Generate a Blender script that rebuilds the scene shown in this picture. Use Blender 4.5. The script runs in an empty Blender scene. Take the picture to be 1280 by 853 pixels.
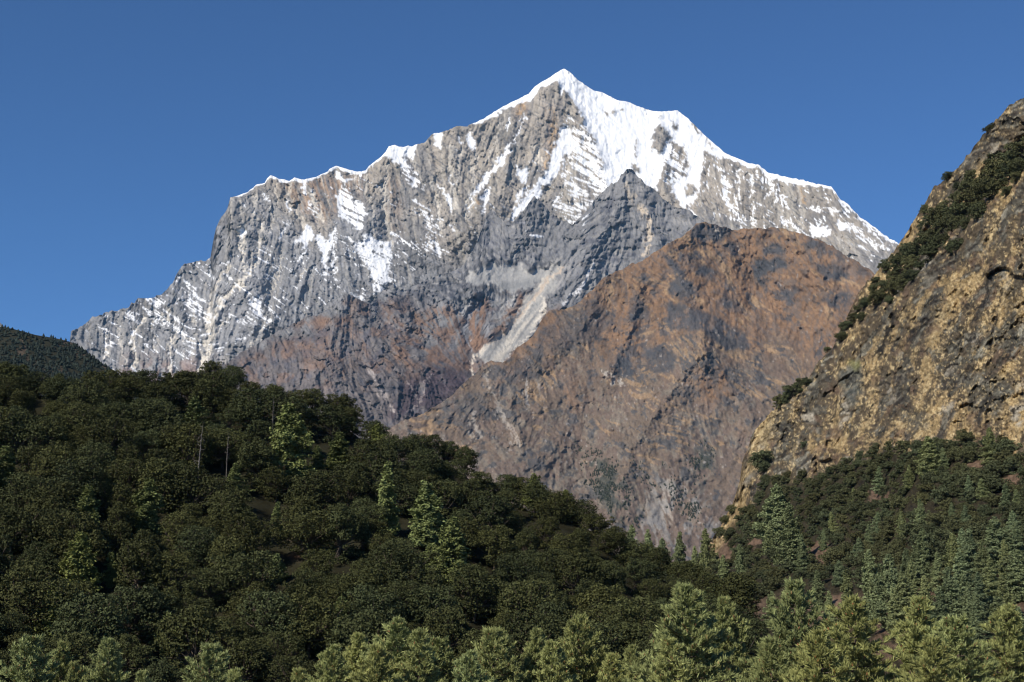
import bpy, math, random
import numpy as np
from mathutils import Vector, Matrix

random.seed(7)
RNG = np.random.default_rng(11)
scene = bpy.context.scene
COL = scene.collection

# ------------------------------------------------------------------ camera
FOCAL = 1758.0                 # focal length in photograph pixels (1280 wide)
PITCH = math.radians(10.0)
cam_data = bpy.data.cameras.new('camera')
cam_data.sensor_width = 36.0
cam_data.lens = 36.0 * FOCAL / 1280.0
cam_data.clip_start = 0.5
cam_data.clip_end = 90000.0
cam = bpy.data.objects.new('camera', cam_data)
cam.location = (0, 0, 0)
cam.rotation_euler = (math.pi / 2 + PITCH, 0, 0)
COL.objects.link(cam)
scene.camera = cam

# ------------------------------------------------------------------ sky, sun, exposure
SUN_EL = math.radians(36.0)
SUN_DIR = Vector((-0.66, -0.75, 0)).normalized() * math.cos(SUN_EL) + Vector((0, 0, math.sin(SUN_EL)))
world = bpy.data.worlds.new('World')
scene.world = world
world.use_nodes = True
wn, wl = world.node_tree.nodes, world.node_tree.links
bg = wn['Background']
sky = wn.new('ShaderNodeTexSky')
sky.sky_type = 'NISHITA'
sky.sun_disc = False
sky.sun_elevation = SUN_EL
sky.sun_rotation = math.atan2(SUN_DIR.x, SUN_DIR.y)
sky.altitude = 3500.0
sky.air_density = 1.0
sky.dust_density = 0.0
sky.ozone_density = 10.0
wl.new(sky.outputs[0], bg.inputs[0])
bg.inputs[1].default_value = 0.112
sun_data = bpy.data.lights.new('sun', 'SUN')
sun_data.energy = 5.0
sun_data.angle = math.radians(0.5)
sun_data.color = (1.0, 0.93, 0.81)
sun = bpy.data.objects.new('sun', sun_data)
sun.rotation_euler = SUN_DIR.to_track_quat('Z', 'Y').to_euler()
COL.objects.link(sun)
vs = scene.view_settings
vs.view_transform = 'Standard'
vs.look = 'None'
vs.exposure = 0.0
vs.gamma = 1.0
vs.use_curve_mapping = False
scene.cycles.max_bounces = 5
scene.cycles.diffuse_bounces = 2
scene.cycles.glossy_bounces = 1
scene.cycles.transparent_max_bounces = 4
scene.cycles.volume_bounces = 0
scene.cycles.use_denoising = True
scene.cycles.filter_width = 1.15
HAZE_DENSITY = 8.0e-6

# ------------------------------------------------------------------ numeric helpers
CP, SP = math.cos(PITCH), math.sin(PITCH)

def direction(u, v):
    """Unit-horizontal direction seen at photograph pixel (u, v) from where the photographer stood."""
    a = (np.asarray(u, float) - 640.0) / FOCAL
    b = (426.5 - np.asarray(v, float)) / FOCAL
    x, y, z = a, CP - SP * b, SP + CP * b
    h = np.hypot(x, y)
    return x / h, y / h, z / h

def point(u, v, r):
    x, y, z = direction(u, v)
    return np.stack([x * r, y * r, z * r], -1)

def smooth(a, b, x):
    t = np.clip((x - a) / (b - a), 0, 1)
    return t * t * (3 - 2 * t)

def blur(a, s):
    """Gaussian blur with sigma s (separable, direct)."""
    n = max(1, int(3 * s + 0.5))
    k = np.exp(-0.5 * (np.arange(-n, n + 1) / s) ** 2)
    k /= k.sum()
    p = np.pad(a, n, mode='reflect') if min(a.shape) > n else np.pad(a, n, mode='edge')
    out = np.zeros((p.shape[0], a.shape[1]))
    for i, w in enumerate(k):
        out += w * p[:, i:i + a.shape[1]]
    res = np.zeros(a.shape)
    for i, w in enumerate(k):
        res += w * out[i:i + a.shape[0], :]
    return res

def unit(a):
    return (a - a.mean()) / (a.std() + 1e-9)

def lattice(shape, scale, seed, stretch=1.0):
    """Smooth value noise, roughly unit variance; feature size scale pixels (rows stretched)."""
    g = np.random.default_rng(seed)
    h, w = shape
    sy, sx = scale * stretch, scale
    ny, nx = int(h / sy) + 4, int(w / sx) + 4
    G = g.standard_normal((ny, nx))
    y = np.arange(h) / sy + g.random(); x = np.arange(w) / sx + g.random()
    yi, xi = y.astype(int), x.astype(int)
    fy, fx = y - yi, x - xi
    fy, fx = fy * fy * (3 - 2 * fy), fx * fx * (3 - 2 * fx)
    A = G[yi][:, xi] * (1 - fx) + G[yi][:, xi + 1] * fx
    B = G[yi + 1][:, xi] * (1 - fx) + G[yi + 1][:, xi + 1] * fx
    return (A * (1 - fy[:, None]) + B * fy[:, None]) * 1.5

def fractal(shape, scale, seed, octaves=4, gain=0.55):
    out, a = np.zeros(shape), 1.0
    for k in range(octaves):
        out += a * lattice(shape, max(scale / 2 ** k, 1.01), seed + 17 * k)
        a *= gain
    return unit(out)

class Canvas:
    """A raster in photograph pixels on which a slope's relief and ground cover are laid out."""
    def __init__(s, u0, u1, v0, v1):
        s.u0, s.v0 = u0, v0
        s.w, s.h = u1 - u0, v1 - v0
        s.shape = (s.h, s.w)
        s.U, s.V = np.meshgrid(np.arange(u0, u1) + 0.0, np.arange(v0, v1) + 0.0)
        s.jag = (s.U, s.V)
    def rough(s, seed, amp=2.5, scale=9):
        s.jag = (s.U + amp * fractal(s.shape, scale, seed, 4, .7), s.V + amp * fractal(s.shape, scale, seed + 5, 4, .7))
    def poly(s, pts, soft=0.8, jag=True):
        P = np.array(pts, float)
        m = 12
        a = np.zeros(s.shape)
        x0, x1 = int(max(P[:, 0].min() - m - s.u0, 0)), int(min(P[:, 0].max() + m - s.u0, s.w))
        y0, y1 = int(max(P[:, 1].min() - m - s.v0, 0)), int(min(P[:, 1].max() + m - s.v0, s.h))
        if x1 <= x0 or y1 <= y0:
            return a
        U, V = s.jag if jag else (s.U, s.V)
        U, V = U[y0:y1, x0:x1], V[y0:y1, x0:x1]
        ins = np.zeros(U.shape, bool)
        q = P[-1]
        for p in P:
            c = (p[1] > V) != (q[1] > V)
            if p[1] != q[1]:
                c &= U < (q[0] - p[0]) * (V - p[1]) / (q[1] - p[1]) + p[0]
                ins ^= c
            q = p
        a[y0:y1, x0:x1] = ins
        return blur(a, soft) if soft else a
    def dist(s, pts, jag=True, reach=40):
        """Distance in pixels to a polyline (capped at reach)."""
        P = np.array(pts, float)
        d = np.full(s.shape, float(reach))
        x0, x1 = int(max(P[:, 0].min() - reach - s.u0, 0)), int(min(P[:, 0].max() + reach - s.u0, s.w))
        y0, y1 = int(max(P[:, 1].min() - reach - s.v0, 0)), int(min(P[:, 1].max() + reach - s.v0, s.h))
        if x1 <= x0 or y1 <= y0:
            return d
        U, V = s.jag if jag else (s.U, s.V)
        U, V = U[y0:y1, x0:x1], V[y0:y1, x0:x1]
        D = d[y0:y1, x0:x1]
        for p, q in zip(P[:-1], P[1:]):
            e = q - p
            t = np.clip(((U - p[0]) * e[0] + (V - p[1]) * e[1]) / (e @ e + 1e-9), 0, 1)
            D = np.minimum(D, np.hypot(U - p[0] - t * e[0], V - p[1] - t * e[1]))
        d[y0:y1, x0:x1] = D
        return d
    def line(s, pts, width, jag=True):
        d = s.dist(pts, jag, reach=int(width * 2 + 12))
        return 1 - smooth(width * .35, width * .65 + .5, d)
    def flow(s, ctrl, power=2.2, wobble=0.25, seed=3):
        """Fall-line field from control points (u, v, du, dv)."""
        fx, fy, ws = np.zeros(s.shape), np.zeros(s.shape), np.zeros(s.shape)
        for (u, v, a, b) in ctrl:
            n = math.hypot(a, b)
            w = 1 / (((s.U - u) ** 2 + (s.V - v) ** 2) + 200.0) ** (power / 2)
            fx += w * a / n; fy += w * b / n; ws += w
        fx, fy = fx / ws, fy / ws
        th = np.arctan2(fy, fx) + wobble * lattice(s.shape, 70, seed) + .3 * wobble * lattice(s.shape, 22, seed + 1)
        return np.cos(th), np.sin(th)
    def streak(s, field, sigma, length, seed, ridged=False):
        """Noise of grain sigma drawn out along a direction field."""
        g = np.random.default_rng(seed)
        n = g.standard_normal(s.shape)
        if sigma > 0.3:
            n = blur(n, sigma)
        n = unit(n)
        fx, fy = field
        acc = n.copy()
        for sg in (1, -1):
            X, Y = s.U - s.u0, s.V - s.v0
            step = max(1.0, sigma * 0.8)
            k = 0
            while k < length:
                xi = np.clip(np.rint(X), 0, s.w - 1).astype(np.int32)
                yi = np.clip(np.rint(Y), 0, s.h - 1).astype(np.int32)
                X = X + sg * step * fx[yi, xi]
                Y = Y + sg * step * fy[yi, xi]
                k += step
                xi = np.clip(np.rint(X), 0, s.w - 1).astype(np.int32)
                yi = np.clip(np.rint(Y), 0, s.h - 1).astype(np.int32)
                acc += n[yi, xi]
        acc = unit(acc)
        if ridged:
            acc = unit(-np.abs(acc))
        return acc
    def sample(s, A, u, v):
        x = np.clip(np.asarray(u, float) - s.u0, 0, s.w - 1.001)
        y = np.clip(np.asarray(v, float) - s.v0, 0, s.h - 1.001)
        xi, yi = x.astype(int), y.astype(int)
        fx, fy = x - xi, y - yi
        if A.ndim == 3:
            fx, fy = fx[..., None], fy[..., None]
        return (A[yi, xi] * (1 - fx) + A[yi, xi + 1] * fx) * (1 - fy) + (A[yi + 1, xi] * (1 - fx) + A[yi + 1, xi + 1] * fx) * fy

def facets(cv, deg, sx, sy, seed, warp=5.0):
    """Broken rock: tilted blocks laid out along beds at an angle. Returns (relief, joint mask, tone per block)."""
    g = np.random.default_rng(seed)
    a = math.radians(deg)
    U = cv.U + warp * fractal(cv.shape, 16, seed + 1, 3, .6)
    V = cv.V + warp * fractal(cv.shape, 16, seed + 2, 3, .6)
    X = (U * math.cos(a) + V * math.sin(a)) / sx
    Y = (-U * math.sin(a) + V * math.cos(a)) / sy
    X, Y = X - X.min() + 2, Y - Y.min() + 2
    nx, ny = int(X.max()) + 4, int(Y.max()) + 4
    jx, jy = g.random((nx, ny)), g.random((nx, ny))
    off, tx, ty, tone = g.normal(size=(nx, ny)), g.normal(size=(nx, ny)), g.normal(size=(nx, ny)), g.normal(size=(nx, ny))
    xi, yi = X.astype(int), Y.astype(int)
    f1 = np.full(cv.shape, 9.0); f2 = f1.copy(); h = np.zeros(cv.shape); tn = np.zeros(cv.shape)
    for dx in (-1, 0, 1):
        for dy in (-1, 0, 1):
            cx, cy = xi + dx, yi + dy
            ex, ey = X - (cx + jx[cx, cy]), Y - (cy + jy[cx, cy])
            d = np.hypot(ex, ey)
            near = d < f1
            f2 = np.where(near, f1, np.minimum(f2, d))
            h = np.where(near, .6 * off[cx, cy] + 1.1 * tx[cx, cy] * ex + 1.1 * ty[cx, cy] * ey, h)
            tn = np.where(near, tone[cx, cy], tn)
            f1 = np.where(near, d, f1)
    return unit(h), 1 - smooth(.02, .14, f2 - f1), tn

def thin_plate(ctrl):
    """Smooth function through (u, v, value) control points."""
    C = np.array(ctrl, float)
    P = C[:, :2] / 500.0
    n = len(P)
    def ker(d2):
        return np.where(d2 > 1e-12, d2 * np.log(np.maximum(d2, 1e-12)), 0)
    d2 = ((P[:, None] - P[None]) ** 2).sum(-1)
    M = np.zeros((n + 3, n + 3))
    M[:n, :n] = ker(d2)
    M[:n, n] = 1; M[:n, n + 1:] = P; M[n, :n] = 1; M[n + 1:, :n] = P.T
    w = np.linalg.solve(M, np.concatenate([C[:, 2], [0, 0, 0]]))
    def f(u, v):
        u = np.asarray(u, float) / 500.0; v = np.asarray(v, float) / 500.0
        out = w[n] + w[n + 1] * u + w[n + 2] * v
        for i in range(n):
            out = out + w[i] * ker((u - P[i, 0]) ** 2 + (v - P[i, 1]) ** 2)
        return out
    return f

def polyline_fn(pts):
    P = np.array(sorted(pts), float)
    return lambda u: np.interp(u, P[:, 0], P[:, 1])

def lay(base, colour, mask):
    """Ground cover: put a colour over base where mask says."""
    m = np.clip(mask, 0, 1)[..., None]
    return base * (1 - m) + np.asarray(colour, float) * m

# ------------------------------------------------------------------ mesh helpers
def mesh_from(name, verts, faces, mats=(), mat_index=None, smooth_shade=False, attrs=None):
    verts = np.ascontiguousarray(verts, dtype=np.float32)
    me = bpy.data.meshes.new(name)
    me.vertices.add(len(verts))
    me.vertices.foreach_set('co', verts.ravel())
    blocks = faces if isinstance(faces, (list, tuple)) else [faces]
    blocks = [np.ascontiguousarray(b, dtype=np.int32) for b in blocks if len(b)]
    nl = sum(b.size for b in blocks)
    npoly = sum(len(b) for b in blocks)
    me.loops.add(nl)
    me.polygons.add(npoly)
    me.loops.foreach_set('vertex_index', np.concatenate([b.ravel() for b in blocks]))
    starts, o = [], 0
    for b in blocks:
        starts.append(o + np.arange(len(b), dtype=np.int32) * b.shape[1])
        o += b.size
    me.polygons.foreach_set('loop_start', np.concatenate(starts).astype(np.int32))
    for m in mats:
        me.materials.append(m)
    if mat_index is not None:
        me.polygons.foreach_set('material_index', np.asarray(mat_index, dtype=np.int32))
    me.update(calc_edges=True)
    me.polygons.foreach_set('use_smooth', np.full(npoly, bool(smooth_shade)))
    for k, a in (attrs or {}).items():
        a = np.asarray(a, np.float32)
        if a.ndim == 2:
            A = me.attributes.new(k, 'FLOAT_COLOR', 'POINT')
            A.data.foreach_set('color', np.concatenate([a, np.ones((len(a), 1), np.float32)], 1).ravel())
        else:
            A = me.attributes.new(k, 'FLOAT', 'POINT')
            A.data.foreach_set('value', a)
    me.validate()
    return me

def link(name, data, parent=None, label=None, cat=None, group=None, kind=None, loc=None):
    o = bpy.data.objects.new(name, data)
    COL.objects.link(o)
    if parent is not None: o.parent = parent
    if loc is not None: o.location = loc
    if label: o['label'] = label
    if cat: o['category'] = cat
    if group: o['group'] = group
    if kind: o['kind'] = kind
    return o

def grid_faces(nr, nc, flip=False):
    i = np.arange(nr * nc).reshape(nr, nc)
    a, b, c, d = i[:-1, :-1], i[:-1, 1:], i[1:, 1:], i[1:, :-1]
    f = np.stack([a, d, c, b], -1) if not flip else np.stack([a, b, c, d], -1)
    return f.reshape(-1, 4)

GROUND_Z = -26.0

def build_slope(name, cv, sky_fn, bottom_fn, r, albedo, extra, mat, u0, u1, du, nv, back_step, label=None):
    """A mountainside: rows from the crest down the front, a foot down to the valley floor and a back behind the crest."""
    u = np.arange(u0, u1 + du * .5, du)
    vs_, vb = sky_fn(u), bottom_fn(u)
    t = np.linspace(0, 1, nv)
    V = vs_[None] + t[:, None] * (vb - vs_)[None]
    Ug = np.broadcast_to(u, V.shape)
    R = cv.sample(r, Ug, V)
    P = point(Ug, V, R)
    rows, alb = [P], [cv.sample(albedo, Ug, V)]
    ex = {k: [cv.sample(a, Ug, V)] for k, a in extra.items()}
    # foot
    last = P[-1]
    hd = np.stack([*direction(u, vb)], -1); hd[:, 2] = 0
    for f in (0.34, 0.67, 1.0):
        dz = np.maximum(last[:, 2] - (GROUND_Z - 6), 1.0) * f
        Q = last - hd * (dz * 0.9)[:, None] * (1 if R.max() > 3000 else 0.6)
        Q[:, 2] = last[:, 2] - dz
        rows.append(Q[None]); alb.append(alb[0][-1:])
        for k in ex: ex[k].append(ex[k][0][-1:])
    # back
    top = P[0]
    hd = np.stack([*direction(u, vs_)], -1); hd[:, 2] = 0
    backs, balb = [], []
    bex = {k: [] for k in ex}
    for k_ in (1.0, .6, .35, .2, .1, .04, .012):
        drop = (top[:, 2] - (GROUND_Z - 8)) * k_
        Q = top + hd * (drop * back_step)[:, None]
        Q[:, 2] = top[:, 2] - drop
        backs.append(Q[None]); balb.append(alb[0][:1])
        for k in ex: bex[k].append(ex[k][0][:1])
    P = np.concatenate(backs + rows, 0)
    A = np.concatenate(balb + alb, 0)
    at = {'albedo': A.reshape(-1, 3)}
    for k in ex:
        at[k] = np.concatenate(bex[k] + ex[k], 0).ravel()
    nr, nc = P.shape[:2]
    me = mesh_from(name, P.reshape(-1, 3), grid_faces(nr, nc), [mat], None, True, at)
    return link(name, me, kind='structure', label=label)

# ------------------------------------------------------------------ materials
def new_mat(name):
    m = bpy.data.materials.new(name)
    m.use_nodes = True
    nt = m.node_tree
    b = nt.nodes['Principled BSDF']
    b.inputs['Specular IOR Level'].default_value = 0.2
    return m, nt, b

def terrain_mat(name, scale, bump, vary=0.35, detail_scale=None, bump_dist=1.0):
    """Ground cover from the 'albedo' attribute, broken up by noise of the ground's own grain; snow smoother than rock."""
    m, nt, b = new_mat(name)
    N, L = nt.nodes, nt.links
    at = N.new('ShaderNodeAttribute'); at.attribute_name = 'albedo'
    sn = N.new('ShaderNodeAttribute'); sn.attribute_name = 'snow'
    geo = N.new('ShaderNodeNewGeometry')
    nz = N.new('ShaderNodeTexNoise'); nz.inputs['Scale'].default_value = scale
    nz.inputs['Detail'].default_value = 6; nz.inputs['Roughness'].default_value = 0.7
    L.new(geo.outputs['Position'], nz.inputs['Vector'])
    mr = N.new('ShaderNodeMapRange')
    mr.inputs['From Min'].default_value = 0.3; mr.inputs['From Max'].default_value = 0.7
    mr.inputs['To Min'].default_value = 1 - vary; mr.inputs['To Max'].default_value = 1 + vary
    L.new(nz.outputs['Fac'], mr.inputs['Value'])
    mixv = N.new('ShaderNodeMix'); mixv.data_type = 'FLOAT'
    L.new(sn.outputs['Fac'], mixv.inputs[0]); L.new(mr.outputs[0], mixv.inputs[2]); mixv.inputs[3].default_value = 1.0
    mul = N.new('ShaderNodeVectorMath'); mul.operation = 'SCALE'
    L.new(at.outputs['Color'], mul.inputs[0]); L.new(mixv.outputs[0], mul.inputs['Scale'])
    L.new(mul.outputs[0], b.inputs['Base Color'])
    b.inputs['Roughness'].default_value = 0.95
    b.inputs['Specular IOR Level'].default_value = 0.05
    bp = N.new('ShaderNodeBump')
    inv = N.new('ShaderNodeMath'); inv.operation = 'MULTIPLY_ADD'
    L.new(sn.outputs['Fac'], inv.inputs[0]); inv.inputs[1].default_value = -0.75 * bump; inv.inputs[2].default_value = bump
    L.new(inv.outputs[0], bp.inputs['Strength'])
    bp.inputs['Distance'].default_value = bump_dist
    L.new(nz.outputs['Fac'], bp.inputs['Height'])
    L.new(bp.outputs[0], b.inputs['Normal'])
    return m
# ================================================================== the snow massif
SKY_A = [(-120,360),(-60,380),(0,403),(8,413),(30,440),(60,455),(78,445),(87,427),(89,414),(101,407),(110,402),(115,397),(129,392),(143,390),(150,387),(161,385),
 (164,380),(174,373),(181,372),(192,371),(203,369.5),(207,364),(216,353),(221,343),(230,330),(244,328),(252,326),(263,323),(266,306),(268,294),(270,286),
 (277,270),(284,261),(288,247),(296,245),(304,242),(310,240),(316,235),(320,230.5),(331,228.6),(334,223),(338,219.5),(348,223),(362,226),(368,223),(381,224),(392,222),
 (402,217.6),(409,214.5),(412,211),(420,207.5),(432,211),(446,214.5),(457,214),(461,208),(477,196),(482,190),(486,183),(493,181),(500,184),(514,183),(521,180.5),(530,178.6),
 (539,169),(551,166),(561,163),(571,157.5),(584,157.5),(593,154),(607,147),(617,140),(631,132.5),(646,125),(661,117.5),(668,109),(680,101),(694,91.7),(705,86),(712,89.4),(722,100),
 (741,113),(755,116.5),(771,124.5),(788,129),(806,136),(818,139),(832,139.5),(847,138.5),(861,149),(880,168.6),(891,178),(905,190),(914,195),(933,203),(949,207),(961,216),
 (982,222),(996,223.5),(1010,227),(1024,230),(1039.5,234),(1050,249),(1062,257),(1073,270),(1087,279.6),(1104,293.7),(1121,303),(1134,316),(1180,345),(1260,390),(1340,430)]

def jagged(fn, u0, u1, amp, seed, calm=None):
    g = np.random.default_rng(seed)
    x = np.arange(u0 - 4, u1 + 4, 1.0)
    n = sum(a * np.interp(x, np.arange(u0 - 4, u1 + 4 + s, s), g.standard_normal(len(np.arange(u0 - 4, u1 + 4 + s, s)))) for s, a in ((1.5, .45), (4, .7), (9, .6)))
    if calm is not None:
        n = n * np.interp(x, *zip(*calm))
    return lambda u: fn(u) + amp * np.interp(u, x, n)

def relief(cv, flow, strata, mpp, seed, gain=1.0, strat=0.6, big=1.0, fine=1.0):
    """Spurs and gullies down the fall line with ledges along the beds, in metres towards the viewer."""
    out = big * 4.0 * cv.streak(flow, 14, 60, seed)
    out += 1.9 * big * cv.streak(flow, 6, 34, seed + 1, True)
    out += 1.0 * cv.streak(flow, 2.4, 16, seed + 2, True)
    out += 0.55 * fine * cv.streak(flow, 0.9, 6, seed + 3, True)
    out += strat * 0.75 * cv.streak(strata, 1.6, 12, seed + 4, True)
    out += strat * 0.42 * fine * cv.streak(strata, 0.7, 6, seed + 5)
    out += 1.2 * fractal(cv.shape, 24, seed + 7, 3, .6)
    out += 0.34 * fine * fractal(cv.shape, 6, seed + 6, 3, .85)
    out += 0.14 * fine * unit(blur(np.random.default_rng(seed + 9).standard_normal(cv.shape), .6))
    return out * gain * mpp

SNOW = (0.86, 0.87, 0.89)
cv = Canvas(-70, 1180, 70, 520)
cv.rough(21, 2.0, 7)
FLOW_A = cv.flow([(60,440,.2,1),(120,430,.15,1),(170,430,0,1),(215,430,0,1),(262,400,-.15,1),(290,360,-.5,1),(320,310,-.3,1),(300,270,-.02,1),(370,255,.4,1),(395,255,.4,1),
 (430,280,.4,1),(480,240,0,1),(520,230,.4,1),(545,260,.2,1),(565,220,0,1),(592,220,-.25,1),(620,200,-.6,1),(650,170,-.5,1),(680,180,-.3,1),(690,130,0,1),(690,235,-.8,1),
 (740,200,.4,1),(780,170,.1,1),(820,200,-.25,1),(860,220,0,1),(900,240,.4,1),(960,250,.1,1),(1020,260,.4,1),(1070,300,.8,1),(350,380,-.2,1),(440,340,0,1)], wobble=.12, seed=5)
th = math.radians(31) + 0.14 * lattice(cv.shape, 60, 8)
STRATA_A = (np.cos(th), np.sin(th))
rA = thin_plate([(-70,400,9300),(90,420,9500),(270,300,10000),(480,190,10450),(705,90,11000),(900,190,10800),(1120,305,10000),(1180,360,9800),
 (90,520,9000),(300,480,9150),(300,380,9600),(500,350,9850),(700,300,10150),(880,300,10200),(1080,360,9600),(600,500,9600),(900,500,9400),(1180,520,9000)])(cv.U, cv.V)
mppA = rA / FOCAL
rlf = relief(cv, FLOW_A, STRATA_A, 1.0, 100, .9, 1.0, .8)
hA, jA, tA = facets(cv, 32, 20, 7, 160)
hA2, jA2, tA2 = facets(cv, 75, 34, 11, 161)
rlf += .40 * hA + .9 * hA2
# named spurs (towards the viewer) and recesses
for pts, w, a in [([(290,248),(300,330),(330,400)], 22, 16), ([(482,190),(470,260),(455,300)], 24, 14), ([(697,100),(640,190),(600,270)], 30, 12),
                  ([(706,88),(722,132),(752,205),(760,235)], 16, 20), ([(571,158),(560,230),(575,290)], 24, 10), ([(830,150),(828,240)], 14, 9),
                  ([(880,190),(872,240),(890,280)], 16, 12), ([(940,205),(960,290)], 22, 9), ([(205,370),(235,420),(240,470)], 20, 9), ([(161,385),(190,450)], 18, 8),
                  ([(1040,235),(1040,300)], 24, 10)]:
    d = cv.dist(pts, True, 60)
    rlf += a * np.exp(-(d / w) ** 1.4)
GULLY_A = [([(307,341),(298,357),(284,369),(277,374),(272,385),(265,399),(262,411),(263,423),(260,439),(253,457),(248,470)], 5.0, .95),
 ([(286,334),(274,350),(263,369),(260,383),(259,402),(262,412)], 3.0, .8), ([(331,277),(327,294),(322,312),(317,331),(307,345)], 4.0, .7),
 ([(281,399),(272,413),(263,423)], 2.2, .7), ([(178,399),(169,411),(165,425),(169,439),(168,453),(171,468)], 3.0, .9),
 ([(221,413),(213,425),(211,441),(215,453),(215,470)], 3.0, .9), ([(204,399),(221,413)], 2, .9), ([(221,413),(239,427)], 2, .8), ([(206,383),(211,402),(221,413)], 2, .8),
 ([(131,413),(134,425),(132,446)], 2, .8), ([(298,285),(302,298),(304,322),(307,338)], 3, .8), ([(362,228),(362,247),(371,268),(378,282)], 2.4, .6),
 ([(389,244),(395,254),(402,273)], 3, .65), ([(352,312),(350,333),(340,357),(332,368)], 2, .7), ([(381,336),(373,352)], 2, .6),
 ([(565,181),(563,214),(565,242),(568,266)], 3, .55), ([(596,193),(592,218),(585,251),(584,272)], 3, .6), ([(623,181),(617,202),(604,225),(592,252),(586,270)], 2, .55),
 ([(542,232),(546,254),(550,279),(549,294)], 3.6, .6), ([(483,209),(481,237),(480,260),(486,284),(488,307)], 5, .5), ([(670,183),(675,207)], 3, .5),
 ([(632,142),(618,178),(610,200)], 2, .5), ([(575,182),(572,215),(574,245)], 2, .4), ([(510,190),(530,230)], 2, .4), ([(300,250),(303,285)], 2, .5), ([(318,240),(316,290)], 2, .5),
 ([(345,230),(340,280),(330,300)], 2, .45), ([(960,225),(972,262),(990,290)], 3, .4), ([(998,228),(1004,262),(1000,290)], 3, .5), ([(925,215),(920,255),(932,280)], 2, .5),
 ([(144,400),(150,430),(158,460)], 1.6, .5), ([(190,400),(196,440)], 1.4, .4), ([(240,395),(248,430),(250,445)], 2, .5), ([(330,400),(318,430),(300,455)], 2, .45),
 ([(455,215),(462,250),(468,290)], 3, .4), ([(440,215),(449,240)], 2, .4)]
pale = np.zeros(cv.shape)
for pts, w, a in GULLY_A:
    m = cv.line(pts, w * 1.35)
    pale = np.maximum(pale, a * m)
    rlf -= 1.8 * np.exp(-(cv.dist(pts, True, 20) / (w * 1.1)) ** 2)

sl = cv.streak(STRATA_A, 0.55, 10, 150)
sl2 = cv.streak(STRATA_A, 1.2, 13, 151)
ff = cv.streak(FLOW_A, 0.8, 10, 152)
bed = unit(sl + .2 * sl2 + .25 * ff + .3 * fractal(cv.shape, 4, 153, 2))
fbed = unit(.55 * sl + .8 * ff + .3 * fractal(cv.shape, 5, 154, 2))
snow = np.zeros(cv.shape)
def put_snow(pts, dens=1.0, noise=None, soft=.5):
    global snow
    m = cv.poly(pts, soft)
    if dens < 1:
        n = bed if noise is None else noise
        q = np.quantile(n, 1 - dens)
        m = m * smooth(q - .18, q + .18, n)
    snow = np.maximum(snow, m)
crest = np.interp(cv.U, [290,304,312,318,332,336,352,362,372,385,400,412,425,445,456,459,462,478,482,486,520,522,560,590,594,612,640,656,660,663,671,676,684,696,702,706,740,860,905,950,985,1040,1046,1062,1066,1090,1121,1140],
                        [0,2,1,2,2,3,3,2,4,3,2,3,4,4,5,3,2,3,4,8,6,0,0,0,3,4,5,7,10,14,9,6,9,9,8,6,5,3,5,5,7,2,3,5,1,3,2,0])
skyA0 = polyline_fn(SKY_A)
skyA = jagged(skyA0, -120, 1340, 1.0, 31, [(-120,1),(290,1),(300,.4),(460,.4),(520,.6),(590,.6),(600,.35),(900,.35),(960,.6),(1340,.9)])
dv = cv.V - skyA(cv.U)
snow = np.maximum(snow, (1 - smooth(crest - .6, crest + .6, dv + 1.2 * lattice(cv.shape, 4, 77) * np.minimum(crest / 4, 1))) * (crest > .5))
MAIN = [(697,101),(705,84),(722,98),(741,111),(771,122),(806,133),(847,135),(861,147),(870,163),(882,174),(905,189),(925,198),(908,198),(894,193),(882,191),(877,204),(877,222),
 (874,237),(869,251),(861,260),(852,257),(843,251),(837,238),(845,228),(857,222),(860,205),(858,190),(850,181),(838,177),(836,187),(828,204),(823,222),(821,240),(811,234),
 (804,230),(795,222),(785,225),(777,232),(764,234),(759,232),(752,214),(752,200),(745,188),(741,174),(731,162),(727,148),(722,132),(715,122),(706,110),(702,120),(700,110)]
put_snow(MAIN)
for p in [[(698,158),(707,158),(712,165),(715,172),(722,180),(715,189),(705,197),(701,211),(694,225),(677,242),(666,253),(652,267),(640,277),(635,276),(647,260),(661,242),(675,225),(687,211),(690,190),(696,176)],
          [(657,232),(662,216),(649,209),(642,205),(647,218)], [(657,233),(656,242),(648,255),(645,252),(653,238)],
          [(641,177),(635,190),(626,205),(611,224),(595,244),(590,243),(600,226),(614,209),(622,198),(630,187)],
          [(542,167),(551,165),(554,184),(548,184),(543,176)], [(573,168),(579,178),(575,180)], [(588,165),(592,175),(595,188),(590,186),(582,173)],
          [(485,183),(493,180),(500,183),(514,182),(521,190),(518,197),(507,195),(507,202),(514,211),(497,208),(482,195)],
          [(418,212),(427,219),(444,226),(437,227),(434,232),(420,221)], [(381,281),(390,289),(391,294),(381,312),(378,303),(370,304),(375,294)],
          [(400,291),(394,298),(399,310),(404,324),(407,338),(411,315),(418,294),(423,280),(413,291),(408,301)], [(376,229),(381,230),(387,243),(383,243),(377,237)],
          [(356,250),(360,251),(367,266),(361,265)], [(1008,290),(1022,282),(1036,285),(1041,289),(1031,295),(1012,294)], [(1044,281),(1049,278),(1059,285),(1078,294),(1064,289),(1050,288)],
          [(439,365),(453,372),(448,373),(438,367)], [(546,226),(560,243),(568,265),(564,264),(556,247)], [(560,215),(570,228),(565,227)], [(606,241),(614,236),(606,262),(601,268),(604,252)],
          [(300,284),(305,290),(304,296),(300,290)], [(352,290),(358,288),(352,298),(348,294)], [(560,278),(568,292),(572,295),(564,290)], [(470,232),(476,228),(478,236)]]:
    put_snow(p)
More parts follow.
